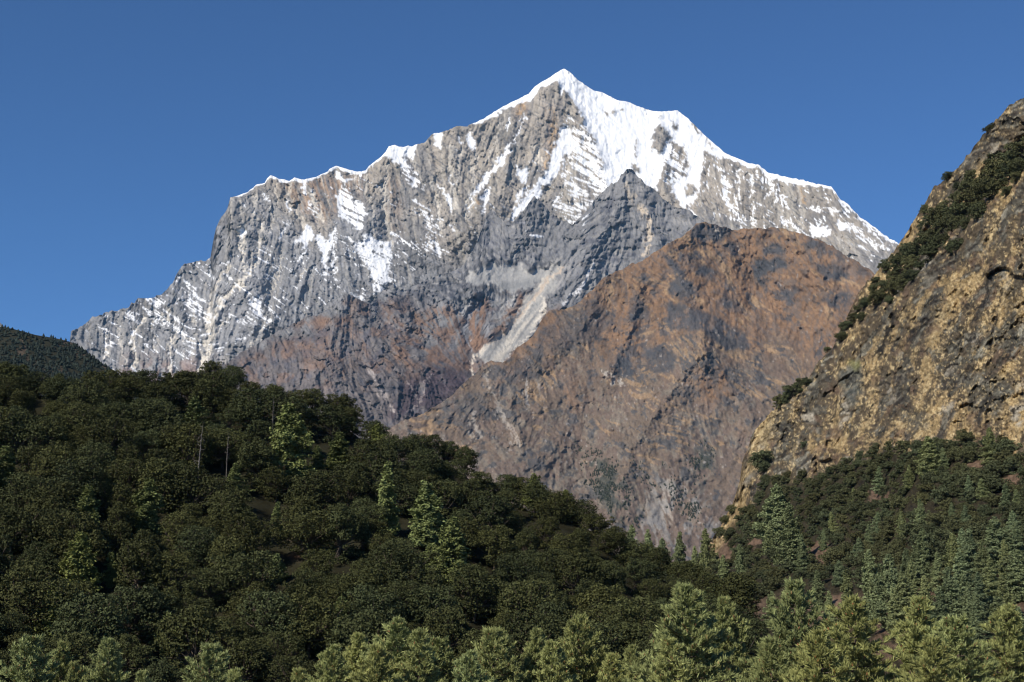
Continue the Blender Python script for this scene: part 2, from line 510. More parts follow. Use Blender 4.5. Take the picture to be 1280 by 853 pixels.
for p, d in [([(423,232),(439,240),(444,250),(452,255),(458,277),(451,286),(441,282),(434,275),(425,273),(420,254)], .8),
             ([(434,294),(452,303),(450,295),(465,293),(476,302),(488,302),(489,336),(480,358),(472,369),(466,355),(458,334),(448,316),(440,303)], .86),
             ([(498,209),(514,212),(521,216),(531,238),(522,235),(509,230)], .5), ([(510,244),(518,250),(533,260),(548,287),(544,290),(532,278),(520,264)], .55),
             ([(383,249),(392,258),(399,273),(394,272),(386,259)], .7), ([(708,145),(727,157),(741,178),(752,207),(759,234),(750,250),(731,261),(717,254),(703,232),(705,207),(719,184),(715,169)], .52),
             ([(697,235),(731,261),(726,285),(700,270),(690,255)], .3), ([(835,178),(854,180),(859,190),(862,216),(852,226),(842,232),(834,236),(828,215),(828,205)], .5),
             ([(882,192),(905,192),(950,208),(985,224),(1040,236),(1060,258),(1121,303),(1085,340),(1050,300),(1000,284),(960,287),(930,287),(890,270),(872,245)], .07),
             ([(890,195),(930,204),(950,210),(940,240),(935,282),(925,285),(895,250),(883,230)], .13), ([(1050,249),(1062,257),(1121,302),(1112,302),(1090,291),(1060,268)], .42),
             ([(1030,262),(1055,262),(1085,295),(1100,310),(1070,300),(1045,283)], .2),
             ([(160,384),(203,370),(230,332),(262,326),(285,345),(270,390),(255,440),(220,470),(180,450),(150,402)], .09), ([(176,372),(204,369),(206,378),(196,383),(186,381)], .6),
             ([(155,388),(163,388),(172,404),(165,403)], .7), ([(231,351),(244,361),(255,378),(247,376),(236,363)], .65), ([(215,378),(240,372),(262,392),(258,400),(235,388)], .4),
             ([(243,405),(256,412),(262,420),(255,418)], .8), ([(270,330),(330,300),(400,330),(450,340),(460,370),(380,388),(300,430),(262,440),(275,380)], .06),
             ([(420,300),(470,370),(500,362),(530,322),(560,302),(540,280),(500,290)], .08), ([(310,373),(322,371),(330,395),(322,398),(313,386)], .6), ([(398,330),(415,340),(425,352),(405,345)], .5),
             ([(120,395),(160,388),(170,420),(130,430)], .08), ([(525,305),(545,300),(562,318),(548,318)], .5), ([(540,262),(556,280),(548,282)], .4)]:
    put_snow(p, d, fbed if p[0][0] > 880 else None)
for pts, w in [([(656,146),(648,163),(640,178)], 1.6), ([(638,146),(633,163)], 1.6), ([(420,296),(417,317),(418,341)], 1.8), ([(960,215),(965,235),(958,248)], 2), ([(936,214),(940,228),(938,246)], 2),
               ([(941,256),(944,285)], 1.8), ([(976,245),(985,262)], 2), ([(970,238),(972,252)], 2), ([(924,214),(922,228)], 2), ([(905,246),(918,268),(928,280)], 2.4), ([(861,262),(880,280)], 2.2),
               ([(1010,262),(1030,261),(1045,264)], 1.8), ([(997,285),(998,296)], 3), ([(978,275),(997,284)], 1.6), ([(398,310),(404,325)], 2), ([(380,312),(376,328)], 1.8), ([(330,246),(334,252)], 1.5),
               ([(1060,283),(1090,300),(1110,312)], 1.5), ([(590,243),(586,262)], 1.4)]:
    snow = np.maximum(snow, cv.line(pts, w))
for pts, w in [([(168,412),(166,425),(169,440),(168,455),(171,466)], 2), ([(213,425),(211,440),(215,455),(215,468)], 1.8), ([(131,413),(134,425),(132,446)], 1.2), ([(204,399),(221,413)], 1.4), ([(221,413),(240,428)], 1.4), ([(178,385),(190,398),(206,404)], 1.6)]:
    snow = np.maximum(snow, .85 * cv.line(pts, w) * smooth(-.9, .2, sl2))
for p in [[(823,155),(830,164),(837,172),(835,180),(822,192),(814,185),(815,171),(818,161)], [(794,172),(798,176),(797,200),(793,198),(795,184)], [(755,136),(760,140),(760,150),(757,146)],
          [(768,137),(771,142),(764,144)], [(825,146),(828,146),(826,151)], [(840,152),(848,155),(846,163),(841,160)], [(861,149),(868,153),(880,169),(872,165)], [(790,204),(798,208),(801,216),(790,213)],
          [(861,227),(866,231),(871,240),(866,245),(860,246),(858,239)], [(776,134),(778,139),(774,143)], [(882,175),(893,184),(890,186)]]:
    snow = snow * (1 - cv.poly(p, .6))
# small snow caught on ledges elsewhere
q = np.quantile(bed, .98)
snow = np.maximum(snow, .8 * smooth(q - .15, q + .3, bed) * smooth(-.3, .8, fractal(cv.shape, 60, 222)))
snow = np.clip(snow, 0, 1)
rlf += 0.9 * blur(snow, 1.0)
rlf *= (1 - .55 * blur(snow, 2))
# rock: buff high on the walls, slate lower down, rusty band at left
high = smooth(-40, 60, 300 - cv.V + .08 * (cv.U - 600) + 25 * fractal(cv.shape, 60, 301))
alb = np.zeros(cv.shape + (3,)) + (0.215, 0.212, 0.215)
alb = lay(alb, (0.285, 0.252, 0.215), .95 * high)
alb = lay(alb, (0.15, 0.145, 0.145), .75 * smooth(.3, 1.3, fractal(cv.shape, 45, 305)))
f5 = cv.streak(FLOW_A, 1.6, 60, 308)
alb = lay(alb, (0.36, 0.33, 0.285), .75 * smooth(.6, 1.5, f5) * (.45 + .55 * high))
alb = lay(alb, (0.125, 0.12, 0.125), .55 * smooth(.6, 1.5, -f5))
alb = lay(alb, (0.31, 0.275, 0.23), .6 * high * smooth(.2, 1.6, ff + .6 * cv.streak(FLOW_A, 2.5, 40, 306)))
alb = lay(alb, (0.085, 0.088, 0.10), .75 * smooth(.7, 1.9, sl + .5 * cv.streak(FLOW_A, 1.5, 14, 307)))
alb = lay(alb, (0.26, 0.26, 0.27), .55 * smooth(.6, 1.8, sl2 + .4 * ff) * (1 - high))
for p, m in [([(345,228),(455,216),(460,245),(440,232),(425,262),(400,275),(370,262)], .6), ([(640,128),(658,125),(655,150),(648,150)], .6), ([(680,120),(700,140),(696,190),(678,215),(684,165)], .35), ([(480,215),(500,225),(500,300),(480,300)], .3)]:
    alb = lay(alb, (0.30, 0.195, 0.125), m * cv.poly(p, 5) * smooth(-1, .8, ff))
for pts, w in [([(690,141),(694,160),(687,183),(680,211)], 3), ([(653,129),(651,143)], 3), ([(1000,236),(1006,252)], 4), ([(596,248),(598,256)], 5)]:
    alb = lay(alb, (0.38, 0.26, 0.15), .7 * cv.line(pts, w))
alb = lay(alb, (0.20, 0.125, 0.10), .6 * smooth(430, 465, cv.V) * smooth(140, 160, cv.U) * (1 - smooth(250, 290, cv.U)) * smooth(-.8, .8, fractal(cv.shape, 16, 311)))
alb = lay(alb, (0.50, 0.46, 0.40), np.minimum(1.15 * pale, .97))
for p, m in [([(1038,295),(1052,290),(1083,313),(1078,322),(1062,307),(1045,302)], .7), ([(1000,300),(1050,300),(1090,335),(1080,345),(1040,320)], .3), ([(282,300),(300,345),(262,385),(258,380),(280,340)], .3), ([(264,372),(280,372),(268,398),(260,400)], .55)]:
    alb = lay(alb, (0.40, 0.38, 0.35), m * cv.poly(p, 2) * smooth(-1.2, .8, ff + sl))
alb *= (1 + .05 * tA + .06 * tA2 - .10 * jA + .06 * fractal(cv.shape, 3.5, 320, 2, .8) + .05 * fractal(cv.shape, 90, 321))[..., None]
alb = np.clip(alb * 1.2, .03, .8)
alb = lay(alb, np.array(SNOW), snow)
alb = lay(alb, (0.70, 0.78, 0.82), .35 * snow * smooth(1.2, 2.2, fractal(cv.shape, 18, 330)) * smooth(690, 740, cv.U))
M_FAR = terrain_mat('mountain_rock_and_snow', 0.07, 0.4, .13, bump_dist=8.0)
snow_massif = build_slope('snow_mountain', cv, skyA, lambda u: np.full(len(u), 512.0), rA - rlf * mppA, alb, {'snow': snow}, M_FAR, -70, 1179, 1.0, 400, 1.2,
                          'snow capped grey rock peak rising behind the brown slopes')

# ================================================================== the rock buttress and scree bowl under the peak
SKY_C = [(120,512),(230,476),(287,452),(301,441),(327,427),(339,420),(367,405),(383,396),(393,396),(404,390),(418,376),(430,367),(444,373),(463,379),(470,373),(479,362),(493,360),(505,364),(520,356),
 (540,347),(562,340),(580,332),(592,312),(602,288),(608,268),(616,261),(628,277),(640,278),(655,263),(668,247),(677,253),(694,273),(715,280),(731,265),(741,253),(759,233),(772,227),(776,218),(783,211),(790,212),
 (799,223),(806,230),(818,237),(840,258),(861,264),(884,280),(940,312),(1000,345),(1060,390),(1120,430)]
cv = Canvas(110, 1110, 200, 600)
cv.rough(41, 1.8, 8)
FLOW = cv.flow([(300,480,.2,1),(380,450,.1,1),(440,420,.3,1),(480,450,.5,1),(540,440,.5,1),(590,430,0,1),(640,400,-.8,1),(690,350,-.8,1),(640,350,-.2,1),(560,370,0,1),(600,320,-.3,1),(680,290,-.3,1),
 (740,300,-.5,1),(800,270,.25,1),(850,290,.6,1),(720,370,-.7,1),(520,500,-.5,1),(470,500,.6,1),(800,400,-.3,1)], wobble=.3, seed=43)
th = math.radians(-32) + .35 * lattice(cv.shape, 45, 44)
th = np.where(cv.U < 640, math.radians(28) + .35 * lattice(cv.shape, 45, 45), th)
STR = (np.cos(th), np.sin(th))
rC = thin_plate([(120,510,8200),(300,440,8600),(430,367,8980),(500,360,9120),(580,335,9330),(668,247,9850),(785,211,10150),(884,280,9850),(1060,390,9400),(300,560,7950),(430,480,8350),(520,520,8350),(590,460,8780),(600,370,9200),
 (640,340,9420),(700,380,9300),(800,330,9650),(900,400,9300),(600,600,8300),(900,600,8300)])(cv.U, cv.V)
mpp = rC / FOCAL
scree_bowl = cv.poly([(580,349),(584,342),(608,333),(626,331),(641,335),(652,331),(664,342),(680,333),(688,335),(685,345),(664,358),(641,366),(612,355),(594,355)], .6)
fan = cv.poly([(700,326),(697,347),(696,358),(682,373),(680,391),(673,403),(659,427),(641,436),(638,441),(628,454),(615,452),(603,456),(600,448),(594,441),(605,431),(631,412),(645,391),(660,369),(676,352),(692,331)], .6)
calm = np.clip(blur(np.maximum(scree_bowl, fan), 2) + .6 * cv.poly([(560,380),(610,376),(605,432),(590,470),(560,470),(530,450)], 4), 0, 1)
rlf = relief(cv, FLOW, STR, 1.0, 400, 1.05, .9, .8) * (1 - .9 * calm)
hC, jC, tC = facets(cv, -30, 22, 9, 460)
hC2, jC2, tC2 = facets(cv, 30, 26, 10, 461)
mixC = smooth(600, 660, cv.U)
hC, jC, tC = hC * mixC + hC2 * (1 - mixC), np.where(mixC > .5, jC, jC2), np.where(mixC > .5, tC, tC2)
rlf += 1.1 * hC * (1 - calm)
for pts, w, a in [([(783,212),(770,260),(740,310),(700,385)], 26, 22), ([(430,367),(415,430),(380,500)], 26, 16), ([(430,367),(465,410),(490,425)], 12, 10), ([(493,360),(500,390)], 14, 14),
                  ([(540,347),(560,372),(586,368)], 16, 16), ([(668,247),(650,300),(600,335)], 20, 14), ([(800,224),(812,265),(820,300)], 9, 9), ([(690,330),(660,380),(625,430)], 10, -6), ([(600,380),(585,410),(592,455)], 12, -8),
                  ([(850,262),(870,290)], 14, 8), ([(470,374),(500,410),(560,440),(590,455)], 22, -10), ([(731,266),(720,310),(690,325)], 14, 8)]:
    rlf += a * np.exp(-(cv.dist(pts, True, 60) / w) ** 1.4)
sl = cv.streak(STR, .9, 9, 450); ff = cv.streak(FLOW, .8, 11, 452); f2 = cv.streak(FLOW, 2.2, 26, 453); fr = fractal(cv.shape, 14, 454)
alb = np.zeros(cv.shape + (3,)) + (0.165, 0.162, 0.165)
alb = lay(alb, (0.095, 0.096, 0.11), .8 * smooth(.5, 1.7, sl + .5 * fr))
alb = lay(alb, (0.27, 0.255, 0.24), .6 * smooth(.6, 1.7, .8 * ff + .6 * cv.streak(STR, 1.6, 18, 455)))
low = smooth(375, 430, cv.V + 18 * fr) * (1 - smooth(690, 720, cv.U))
spur = smooth(2, 26, cv.V - polyline_fn(SKY_C)(cv.U) + 5 * fr) * (1 - smooth(500, 560, cv.U)) + low * smooth(500, 560, cv.U)
alb = lay(alb, (0.115, 0.098, 0.094), .85 * np.maximum(low, .8 * spur))
alb = lay(alb, (0.165, 0.108, 0.080), .6 * spur * smooth(.2, 1.1, fr + .5 * f2) * (1 - smooth(470, 500, cv.V)))
alb = lay(alb, (0.075, 0.075, 0.09), .6 * low * smooth(.4, 1.2, fractal(cv.shape, 9, 457)))
for p, m in [([(484,422),(497,422),(517,445),(517,468),(500,456)], .8), ([(430,409),(447,411),(446,424),(430,424)], .7), ([(420,401),(440,389),(444,397),(425,406)], .6), ([(500,402),(560,378),(586,396),(582,436),(590,462),(560,472),(530,455),(500,432)], .7),
             ([(603,376),(612,377),(609,398),(604,431),(595,441),(589,431),(580,410),(587,394)], .95), ([(650,372),(666,366),(662,376),(640,402),(606,432),(622,402)], .8), ([(340,430),(420,418),(470,440),(480,462),(420,470),(360,455)], .22), ([(370,404),(420,398),(420,404),(380,410)], .7)]:
    alb = lay(alb, (0.19, 0.115, 0.075), .9 * m * cv.poly(p, 2.5) * smooth(-1.3, .4, ff + fr))
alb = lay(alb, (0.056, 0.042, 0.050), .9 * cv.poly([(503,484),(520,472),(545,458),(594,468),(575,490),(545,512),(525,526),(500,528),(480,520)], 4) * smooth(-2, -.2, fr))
alb = lay(alb, (0.06, 0.062, 0.075), .65 * cv.poly([(470,374),(493,360),(540,350),(588,345),(586,372),(560,380),(520,376),(500,400),(478,396)], 3) * smooth(-.6, .6, sl))  # dark blue shade among the crags, put into the rock colour
fl = cv.streak((np.full(cv.shape, -.59), np.full(cv.shape, .807)), 1.0, 44, 480)
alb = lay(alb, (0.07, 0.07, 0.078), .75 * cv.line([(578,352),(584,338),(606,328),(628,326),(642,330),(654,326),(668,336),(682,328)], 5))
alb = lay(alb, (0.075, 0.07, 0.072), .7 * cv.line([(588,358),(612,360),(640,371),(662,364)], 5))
alb = lay(alb, (0.33, 0.318, 0.30), .97 * scree_bowl)
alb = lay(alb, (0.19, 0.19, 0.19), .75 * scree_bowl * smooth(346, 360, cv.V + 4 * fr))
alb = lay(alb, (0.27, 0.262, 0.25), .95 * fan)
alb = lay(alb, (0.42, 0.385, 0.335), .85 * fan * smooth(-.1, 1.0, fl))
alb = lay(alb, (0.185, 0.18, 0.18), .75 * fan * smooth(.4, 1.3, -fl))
alb = lay(alb, (0.43, 0.335, 0.25), .6 * cv.line([(700,332),(690,345),(676,362),(655,388),(634,412),(607,432)], 3.4))
alb = lay(alb, (0.50, 0.46, 0.40), .8 * cv.line([(681,374),(680,392),(668,412),(655,428),(640,437),(630,452)], 4) * smooth(-1.2, .2, ff))
for pts, w, a, c in [([(606,433),(594,445),(590,457),(591,471)], 4.5, .95, (.5,.44,.37)), ([(601,380),(587,398),(581,410),(585,424),(590,436)], 2, .8, (.26,.26,.27)), ([(598,380),(584,398),(578,411),(582,426)], 1.6, .7, (.06,.06,.07)),
                     ([(589,378),(580,388),(572,394)], 1.8, .8, (.33,.32,.31)), ([(645,369),(631,387),(622,398)], 4, .8, (.30,.29,.28)), ([(505,467),(523,499)], 1.6, .7, (.26,.22,.21)), ([(538,469),(526,499),(512,512)], 1.6, .6, (.26,.22,.21)),
                     ([(463,455),(465,471),(472,485),(479,495),(491,516)], 5, .7, (.34,.30,.28)), ([(742,328),(733,347),(721,366),(705,377)], 3.2, .85, (.52,.51,.51)), ([(782,232),(798,262),(806,270)], 7, .65, (.36,.31,.25)), ([(802,260),(810,276),(811,292),(806,321)], 8, .9, (.44,.37,.29)),
                     ([(612,396),(606,420)], 2.4, .7, (.19,.19,.2)), ([(620,372),(612,398)], 5, .6, (.2,.2,.21)), ([(480,395),(500,412),(530,425)], 5, .5, (.2,.19,.19)), ([(670,380),(640,415),(612,440)], 2, .6, (.17,.17,.17)), ([(676,386),(655,412),(628,440)], 1.6, .6, (.16,.16,.16))]:
    alb = lay(alb, c, a * cv.line(pts, w) * (smooth(-1.4, .3, ff + sl) if w > 3.5 else 1))
alb *= (1 + (.08 * tC - .14 * jC + .07 * fractal(cv.shape, 3.2, 470, 2, .8)) * (1 - .8 * calm))[..., None]
alb = np.clip(alb * 1.3, .02, .8)
zero = np.zeros(cv.shape)
skyC = jagged(polyline_fn(SKY_C), 100, 1120, 1.0, 48)
snowC = zero.copy()
for p, d in [([(420,378),(430,369),(444,375),(455,378),(440,380)], .0), ([(700,255),(735,262),(730,290),(705,285)], .22), ([(640,280),(700,280),(710,300),(660,300)], .05)]:
    if d:
        qq = np.quantile(sl, 1 - d)
        snowC = np.maximum(snowC, cv.poly(p, 2) * smooth(qq - .2, qq + .3, sl))
alb = lay(alb, SNOW, snowC)
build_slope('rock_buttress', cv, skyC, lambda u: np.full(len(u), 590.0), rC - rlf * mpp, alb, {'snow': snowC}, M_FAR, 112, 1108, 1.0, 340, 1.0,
            'grey rock buttress with a pale scree bowl and fan below the peak')['kind'] = 'structure'

# ================================================================== the brown mountainside
SKY_B = [(380,640),(420,585),(450,560),(480,541),(500,527),(520,521),(545,508),(566,494),(577,481),(594,469),(603,456),(615,451),(627,454),(636,449),(645,435),(659,426),(669,415),(678,398),(687,389),(707,387),(719,382),
 (733,368),(747,356),(754,347),(777,337),(791,330),(803,327),(812,320),(827,310),(841,301),(850,298),(862,290),(869,281),(878,278),(894,281),(922,287),(939,286),(969,284.6),(992,289),(1011,295),(1030,302),(1056,318.6),(1074,329),(1091,340),(1120,365),(1180,410),(1260,450)]
cv = Canvas(370, 1220, 270, 790)
cv.rough(61, 2.2, 9)
FLOW = cv.flow([(560,520,-.6,1),(650,500,.1,1),(620,560,.3,1),(700,450,.5,1),(760,400,-.1,1),(740,520,-.3,1),(800,480,-.5,1),(850,400,.4,1),(900,340,.5,1),(960,340,.1,1),(960,400,.7,.9),(1030,360,.4,1),(1040,430,.9,.8),
 (920,470,.7,1),(860,480,-.2,1),(840,560,-.3,1),(780,600,-.4,1),(900,580,.2,1),(880,640,0,1),(700,620,-.2,1)], wobble=.35, seed=63)
th = math.radians(33) + .4 * lattice(cv.shape, 50, 64)
th = np.where(cv.U + .3 * cv.V < 960, math.radians(14) + .5 * lattice(cv.shape, 40, 65), th)
STR = (np.cos(th), np.sin(th))
rB = thin_plate([(380,640,6300),(500,527,6700),(600,458,7200),(690,389,7600),(800,328,7950),(878,279,8250),(969,285,8200),(1056,318,7950),(1180,410,7500),(620,560,6650),(700,480,7150),(800,420,7550),(900,380,7800),(1000,380,7850),
 (760,560,6700),(875,440,7350),(960,470,7250),(860,560,6750),(930,560,6850),(840,680,6150),(700,680,6100),(1000,600,6700),(600,700,5900),(1100,480,7200),(900,780,5600),(400,780,5500),(1200,780,5800)])(cv.U, cv.V)
mpp = rB / FOCAL
rlf = relief(cv, FLOW, STR, 1.0, 600, .62, .45, .7, .7) + 1.2 * fractal(cv.shape, 20, 640, 4, .7)
hB, jB, tB = facets(cv, 35, 26, 12, 680)
hB2, jB2, tB2 = facets(cv, -50, 60, 30, 681, 9)
rlf += .7 * hB + 1.8 * blur(hB2, 2.0)
for pts, w, a in [([(878,279),(835,312),(850,350),(875,420),(880,440)], 34, 16), ([(875,438),(830,500),(790,560),(770,640)], 32, 18), ([(969,285),(950,330),(940,380)], 26, -12), ([(910,290),(945,350),(1000,420)], 26, -14),
                  ([(1010,296),(1030,360),(1040,420)], 22, 12), ([(760,345),(720,420),(640,470),(560,520)], 34, 14), ([(800,360),(785,420),(760,470)], 16, 12), ([(880,445),(930,500),(950,560)], 26, 10), ([(730,520),(720,600),(740,660)], 26, -12), ([(860,600),(880,660)], 24, 10),
                  ([(640,500),(650,560)], 16, 10), ([(690,560),(640,600)], 20, 8)]:
    rlf += 1.7 * a * np.exp(-(cv.dist(pts, True, 80) / w) ** 1.05)
sl = cv.streak(STR, .8, 7, 650); ff = cv.streak(FLOW, .9, 11, 651); f2 = cv.streak(FLOW, 2.4, 24, 652); s2 = cv.streak(STR, 2.0, 16, 655); fr = fractal(cv.shape, 13, 653); fb = fractal(cv.shape, 45, 654)
grit = unit(blur(np.random.default_rng(661).standard_normal(cv.shape), .7)); fm = fractal(cv.shape, 7, 662, 3, .8)
alb = np.zeros(cv.shape + (3,)) + (0.118, 0.088, 0.070)
up = 1 - smooth(395, 520, cv.V + 30 * fb - .12 * (cv.U - 850))
alb = lay(alb, (0.172, 0.105, 0.062), .95 * up * smooth(-1.3, .5, .4 * ff + .4 * sl + .5 * fm))
alb = lay(alb, (0.156, 0.130, 0.102), .9 * (1 - up) * smooth(-.7, .7, .6 * fr + .5 * fm + .3 * ff))
alb = lay(alb, (0.124, 0.092, 0.068), .7 * (1 - up) * smooth(.1, 1.0, fractal(cv.shape, 22, 660)))
alb = lay(alb, (0.058, 0.057, 0.060), .8 * smooth(.45, 1.1, .45 * s2 + .75 * fr + .35 * fm + .15 * grit - .1 * up))
alb = lay(alb, (0.25, 0.168, 0.098), .75 * smooth(.75, 1.6, .6 * s2 + .5 * sl + .45 * fb + .4 * fm) * smooth(-.6, .6, fb + .4 * np.exp(-((cv.U - 760) / 140) ** 2)) * (1 - smooth(560, 620, cv.V)))
alb = lay(alb, (0.055, 0.050, 0.048), .4 * smooth(1.4, 2.2, grit + .5 * fm))
wd = cv.poly([(718,556),(748,562),(770,590),(792,625),(800,665),(772,655),(748,618),(730,590)], 5) + cv.poly([(862,562),(890,560),(892,590),(870,596)], 4) + .5 * cv.poly([(850,610),(870,620),(875,640),(860,650)], 3)
alb = lay(alb, (0.045, 0.048, 0.038), .75 * wd * smooth(-.6, .7, fr + .5 * fm))
gray = (0.056, 0.056, 0.060)
for p, m in [([(950,309),(969,304),(981,311),(978,321),(953,318)], .9), ([(936,333),(948,323),(981,326),(983,338),(960,340),(955,352),(963,365),(958,368),(946,352)], .95), ([(964,356),(974,354),(992,372),(985,377)], .85), ([(1025,375),(1035,363),(1065,368),(1058,389),(1040,387)], .85),
             ([(1018,333),(1032,328),(1058,337),(1067,344),(1032,349)], .8), ([(1000,290),(1056,319),(1091,341),(1075,348),(1040,325),(1010,305)], .75), ([(864,325),(878,330),(895,340),(885,351),(864,337)], .9), ([(827,318),(845,328),(864,354),(874,373),(862,380),(840,372),(834,354),(845,351)], .85),
             ([(834,377),(864,384),(899,398),(934,419),(939,438),(906,438),(878,415),(836,410)], .85), ([(866,281),(887,280),(911,286),(897,307),(878,302),(860,293)], .85), ([(787,372),(798,365),(815,391),(803,405),(784,400)], .75), ([(770,447),(787,443),(795,470),(780,475),(765,465)], .95),
             ([(700,392),(745,370),(770,400),(740,430),(690,440),(670,425)], .6), ([(620,460),(660,445),(680,470),(640,480)], .6), ([(800,440),(830,430),(848,448),(838,466),(810,462)], .8), ([(735,470),(748,465),(742,490),(735,488)], .8), ([(905,300),(922,306),(914,318),(900,310)], .8),
             ([(985,372),(992,358),(1000,362),(995,380),(985,392)], .8), ([(890,360),(920,372),(935,392),(905,380)], .6), ([(560,500),(600,490),(620,520),(590,540),(540,530)], .5)]:
    alb = lay(alb, gray, 1.05 * m * cv.poly(p, 1.2) * smooth(-1.8, -.5, .4 * ff + .5 * fr + .6 * fm))
for pts, w, a in [([(607,468),(612,485),(620,500)], 3, .5), ([(622,505),(632,525),(642,550),(646,558)], 5, .5), ([(654,478),(658,500),(662,520)], 5, .7), ([(758,463),(766,474),(776,482)], 5, .8), ([(590,515),(600,545)], 5, .5), ([(643,585),(648,592)], 2.5, .8), ([(893,287),(897,300)], 2, .8), ([(920,308),(925,322)], 1.8, .7),
                  ([(672,478),(680,510)], 2, .5), ([(585,525),(590,545)], 3, .4), ([(835,605),(830,640)], 9, .45), ([(850,610),(836,650)], 10, .35)]:
    alb = lay(alb, (0.36, 0.32, 0.275), a * cv.line(pts, w) * smooth(-1.0, .5, ff + .6 * sl))
alb = lay(alb, (0.21, 0.195, 0.18), .6 * cv.poly([(810,605),(840,590),(870,610),(900,650),(890,690),(790,690)], 8) * smooth(-.2, 1.0, fr + ff))
alb = lay(alb, (0.30, 0.27, 0.25), .5 * smooth(2.3, 3.0, fractal(cv.shape, 3, 690, 2) + .4 * (1 - up)))
alb *= (1 + .06 * tB - .08 * jB + .07 * fractal(cv.shape, 3, 670, 2, .8))[..., None]
alb = np.clip(alb * 1.35, .02, .7)
skyB = jagged(polyline_fn(SKY_B), 370, 1230, .8, 68)
rBr = rB - rlf * mpp
build_slope('brown_mountainside', cv, skyB, lambda u: np.full(len(u), 770.0), rBr, alb, {'snow': np.zeros(cv.shape)}, M_FAR, 372, 1218, 1.0, 430, 1.1,
            'rust brown grassy mountainside in front of the snow peak')
CV_B, R_B = cv, rBr
# ================================================================== far wooded ridge at left
SKY_D = [(-130,372),(-60,388),(0,409),(15,411),(45,419),(75,424),(92,429),(105,438),(130,456),(150,469),(190,492),(240,525)]
cv = Canvas(-130, 250, 360, 580)
rD = thin_plate([(-130,372,2500),(0,410,2450),(92,429,2400),(150,469,2250),(240,525,2000),(-130,580,1500),(100,580,1500),(250,580,1600),(0,500,1900)])(cv.U, cv.V)
rD = rD - (rD / FOCAL) * (7 * fractal(cv.shape, 50, 801, 3))
albD = np.zeros(cv.shape + (3,)) + (0.035, 0.034, 0.022)
albD = lay(albD, (0.09, 0.07, 0.05), smooth(.6, 1.6, fractal(cv.shape, 12, 802)))
M_WOODGROUND = terrain_mat('forest_floor', 0.15, 0.4, .4, bump_dist=1.5)
fnD = polyline_fn(SKY_D)
build_slope('hill_far', cv, fnD, lambda u: np.full(len(u), 570.0), rD, albD, {'snow': np.zeros(cv.shape)}, M_WOODGROUND, -128, 248, 2.0, 90, 1.0, 'dark wooded ridge in the gap at the left')
CV_D, R_D = cv, rD

# ================================================================== cliff and wooded slope at right
SKY_E = [(690,775),(740,748),(780,728),(815,715),(845,708),(870,700),(885,683),(895,668),(900,660),(916,629),(925,600),(928,578),(940,544),(956,525),(973,508),(1001,485),(1018,460),(1040,437),(1051,411),(1060,392),(1077,361),(1094,343),(1107,327),(1122,307),(1136,287),
 (1147,268),(1158,251),(1167,234),(1183,223),(1200,206),(1214,189),(1226,172),(1240,156),(1251,144),(1261,132),(1273,124),(1280,120),(1300,106),(1340,84),(1440,50),(1760,42)]
RIDGE_E = [(1040,452),(1058,430),(1078,408),(1098,385),(1124,362),(1136,349),(1158,326),(1164,313),(1178,297),(1198,280),(1214,268),(1223,254),(1248,234),(1265,214),(1280,192),(1310,160),(1360,120),(1440,70),(1760,60)]
cv = Canvas(690, 1740, 30, 900)
cv.rough(81, 2.5, 10)
FLOW = cv.flow([(1100,450,-.6,1),(1200,350,-.75,1),(1260,250,-.8,1),(1240,450,-.55,1),(1180,500,-.4,1),(1060,500,-.3,1),(960,580,-.4,1),(1230,180,-.8,1),(1270,530,-.3,1),(1100,700,-.4,1),(1250,750,-.5,1)], wobble=.2, seed=83)
th = math.radians(-28) + .35 * lattice(cv.shape, 60, 84)
STR = (np.cos(th), np.sin(th))
rE = thin_plate([(1440,50,820),(1280,120,860),(1183,223,930),(1100,340,980),(1018,460,960),(940,544,960),(900,660,930),(860,720,900),(1280,300,730),(1280,450,660),(1200,400,740),(1120,450,820),(1280,545,610),(1180,545,650),(1100,552,720),
 (1040,580,790),(980,600,840),(940,650,850),(1280,700,470),(1100,700,540),(960,720,640),(880,735,760),(1280,853,320),(1100,853,345),(900,853,400),(1420,300,680),(1420,600,520),(1420,853,300),(840,800,560),(800,720,720),(740,750,640),(690,800,520),(760,860,400),(1700,60,760),(1700,300,620),(1700,600,470),(1700,853,270)])(cv.U, cv.V)
rid = polyline_fn(RIDGE_E)
dr = cv.V - rid(cv.U) - 2.0 * lattice(cv.shape, 9, 86)
rE = rE - 55 * smooth(1060, 1170, cv.U) * smooth(-3, 7, dr) + 18 * smooth(1090, 1160, cv.U) * np.exp(-((dr + 14) / 16.0) ** 2)
mpp = rE / FOCAL
wood = smooth(0, 26, cv.V - polyline_fn([(690,700),(836,690),(890,690),(914,645),(951,606),(955,590),(987,585),(1024,592),(1060,570),(1097,552),(1150,553),(1174,547),(1211,540),(1260,549),(1280,580),(1440,600)])(cv.U))
sl = cv.streak(STR, 1.0, 9, 850); ff = cv.streak(FLOW, 1.4, 14, 851); f2 = cv.streak(FLOW, 4.0, 46, 852); fr = fractal(cv.shape, 16, 853); fb = fractal(cv.shape, 55, 854)
tuft = unit(blur(np.random.default_rng(855).standard_normal(cv.shape), 1.1) + .4 * blur(np.random.default_rng(856).standard_normal(cv.shape), .5))
rlf = relief(cv, FLOW, STR, 1.0, 860, 1.1, 1.3, 1.1, .9) * (1 - .8 * wood)
rlf += (1 - wood) * (1.0 * np.maximum(tuft, -.8) + 4.0 * fractal(cv.shape, 34, 869, 4, .6))
rock = np.zeros(cv.shape)
shaded_crack = np.zeros(cv.shape)
palerock = np.zeros(cv.shape)
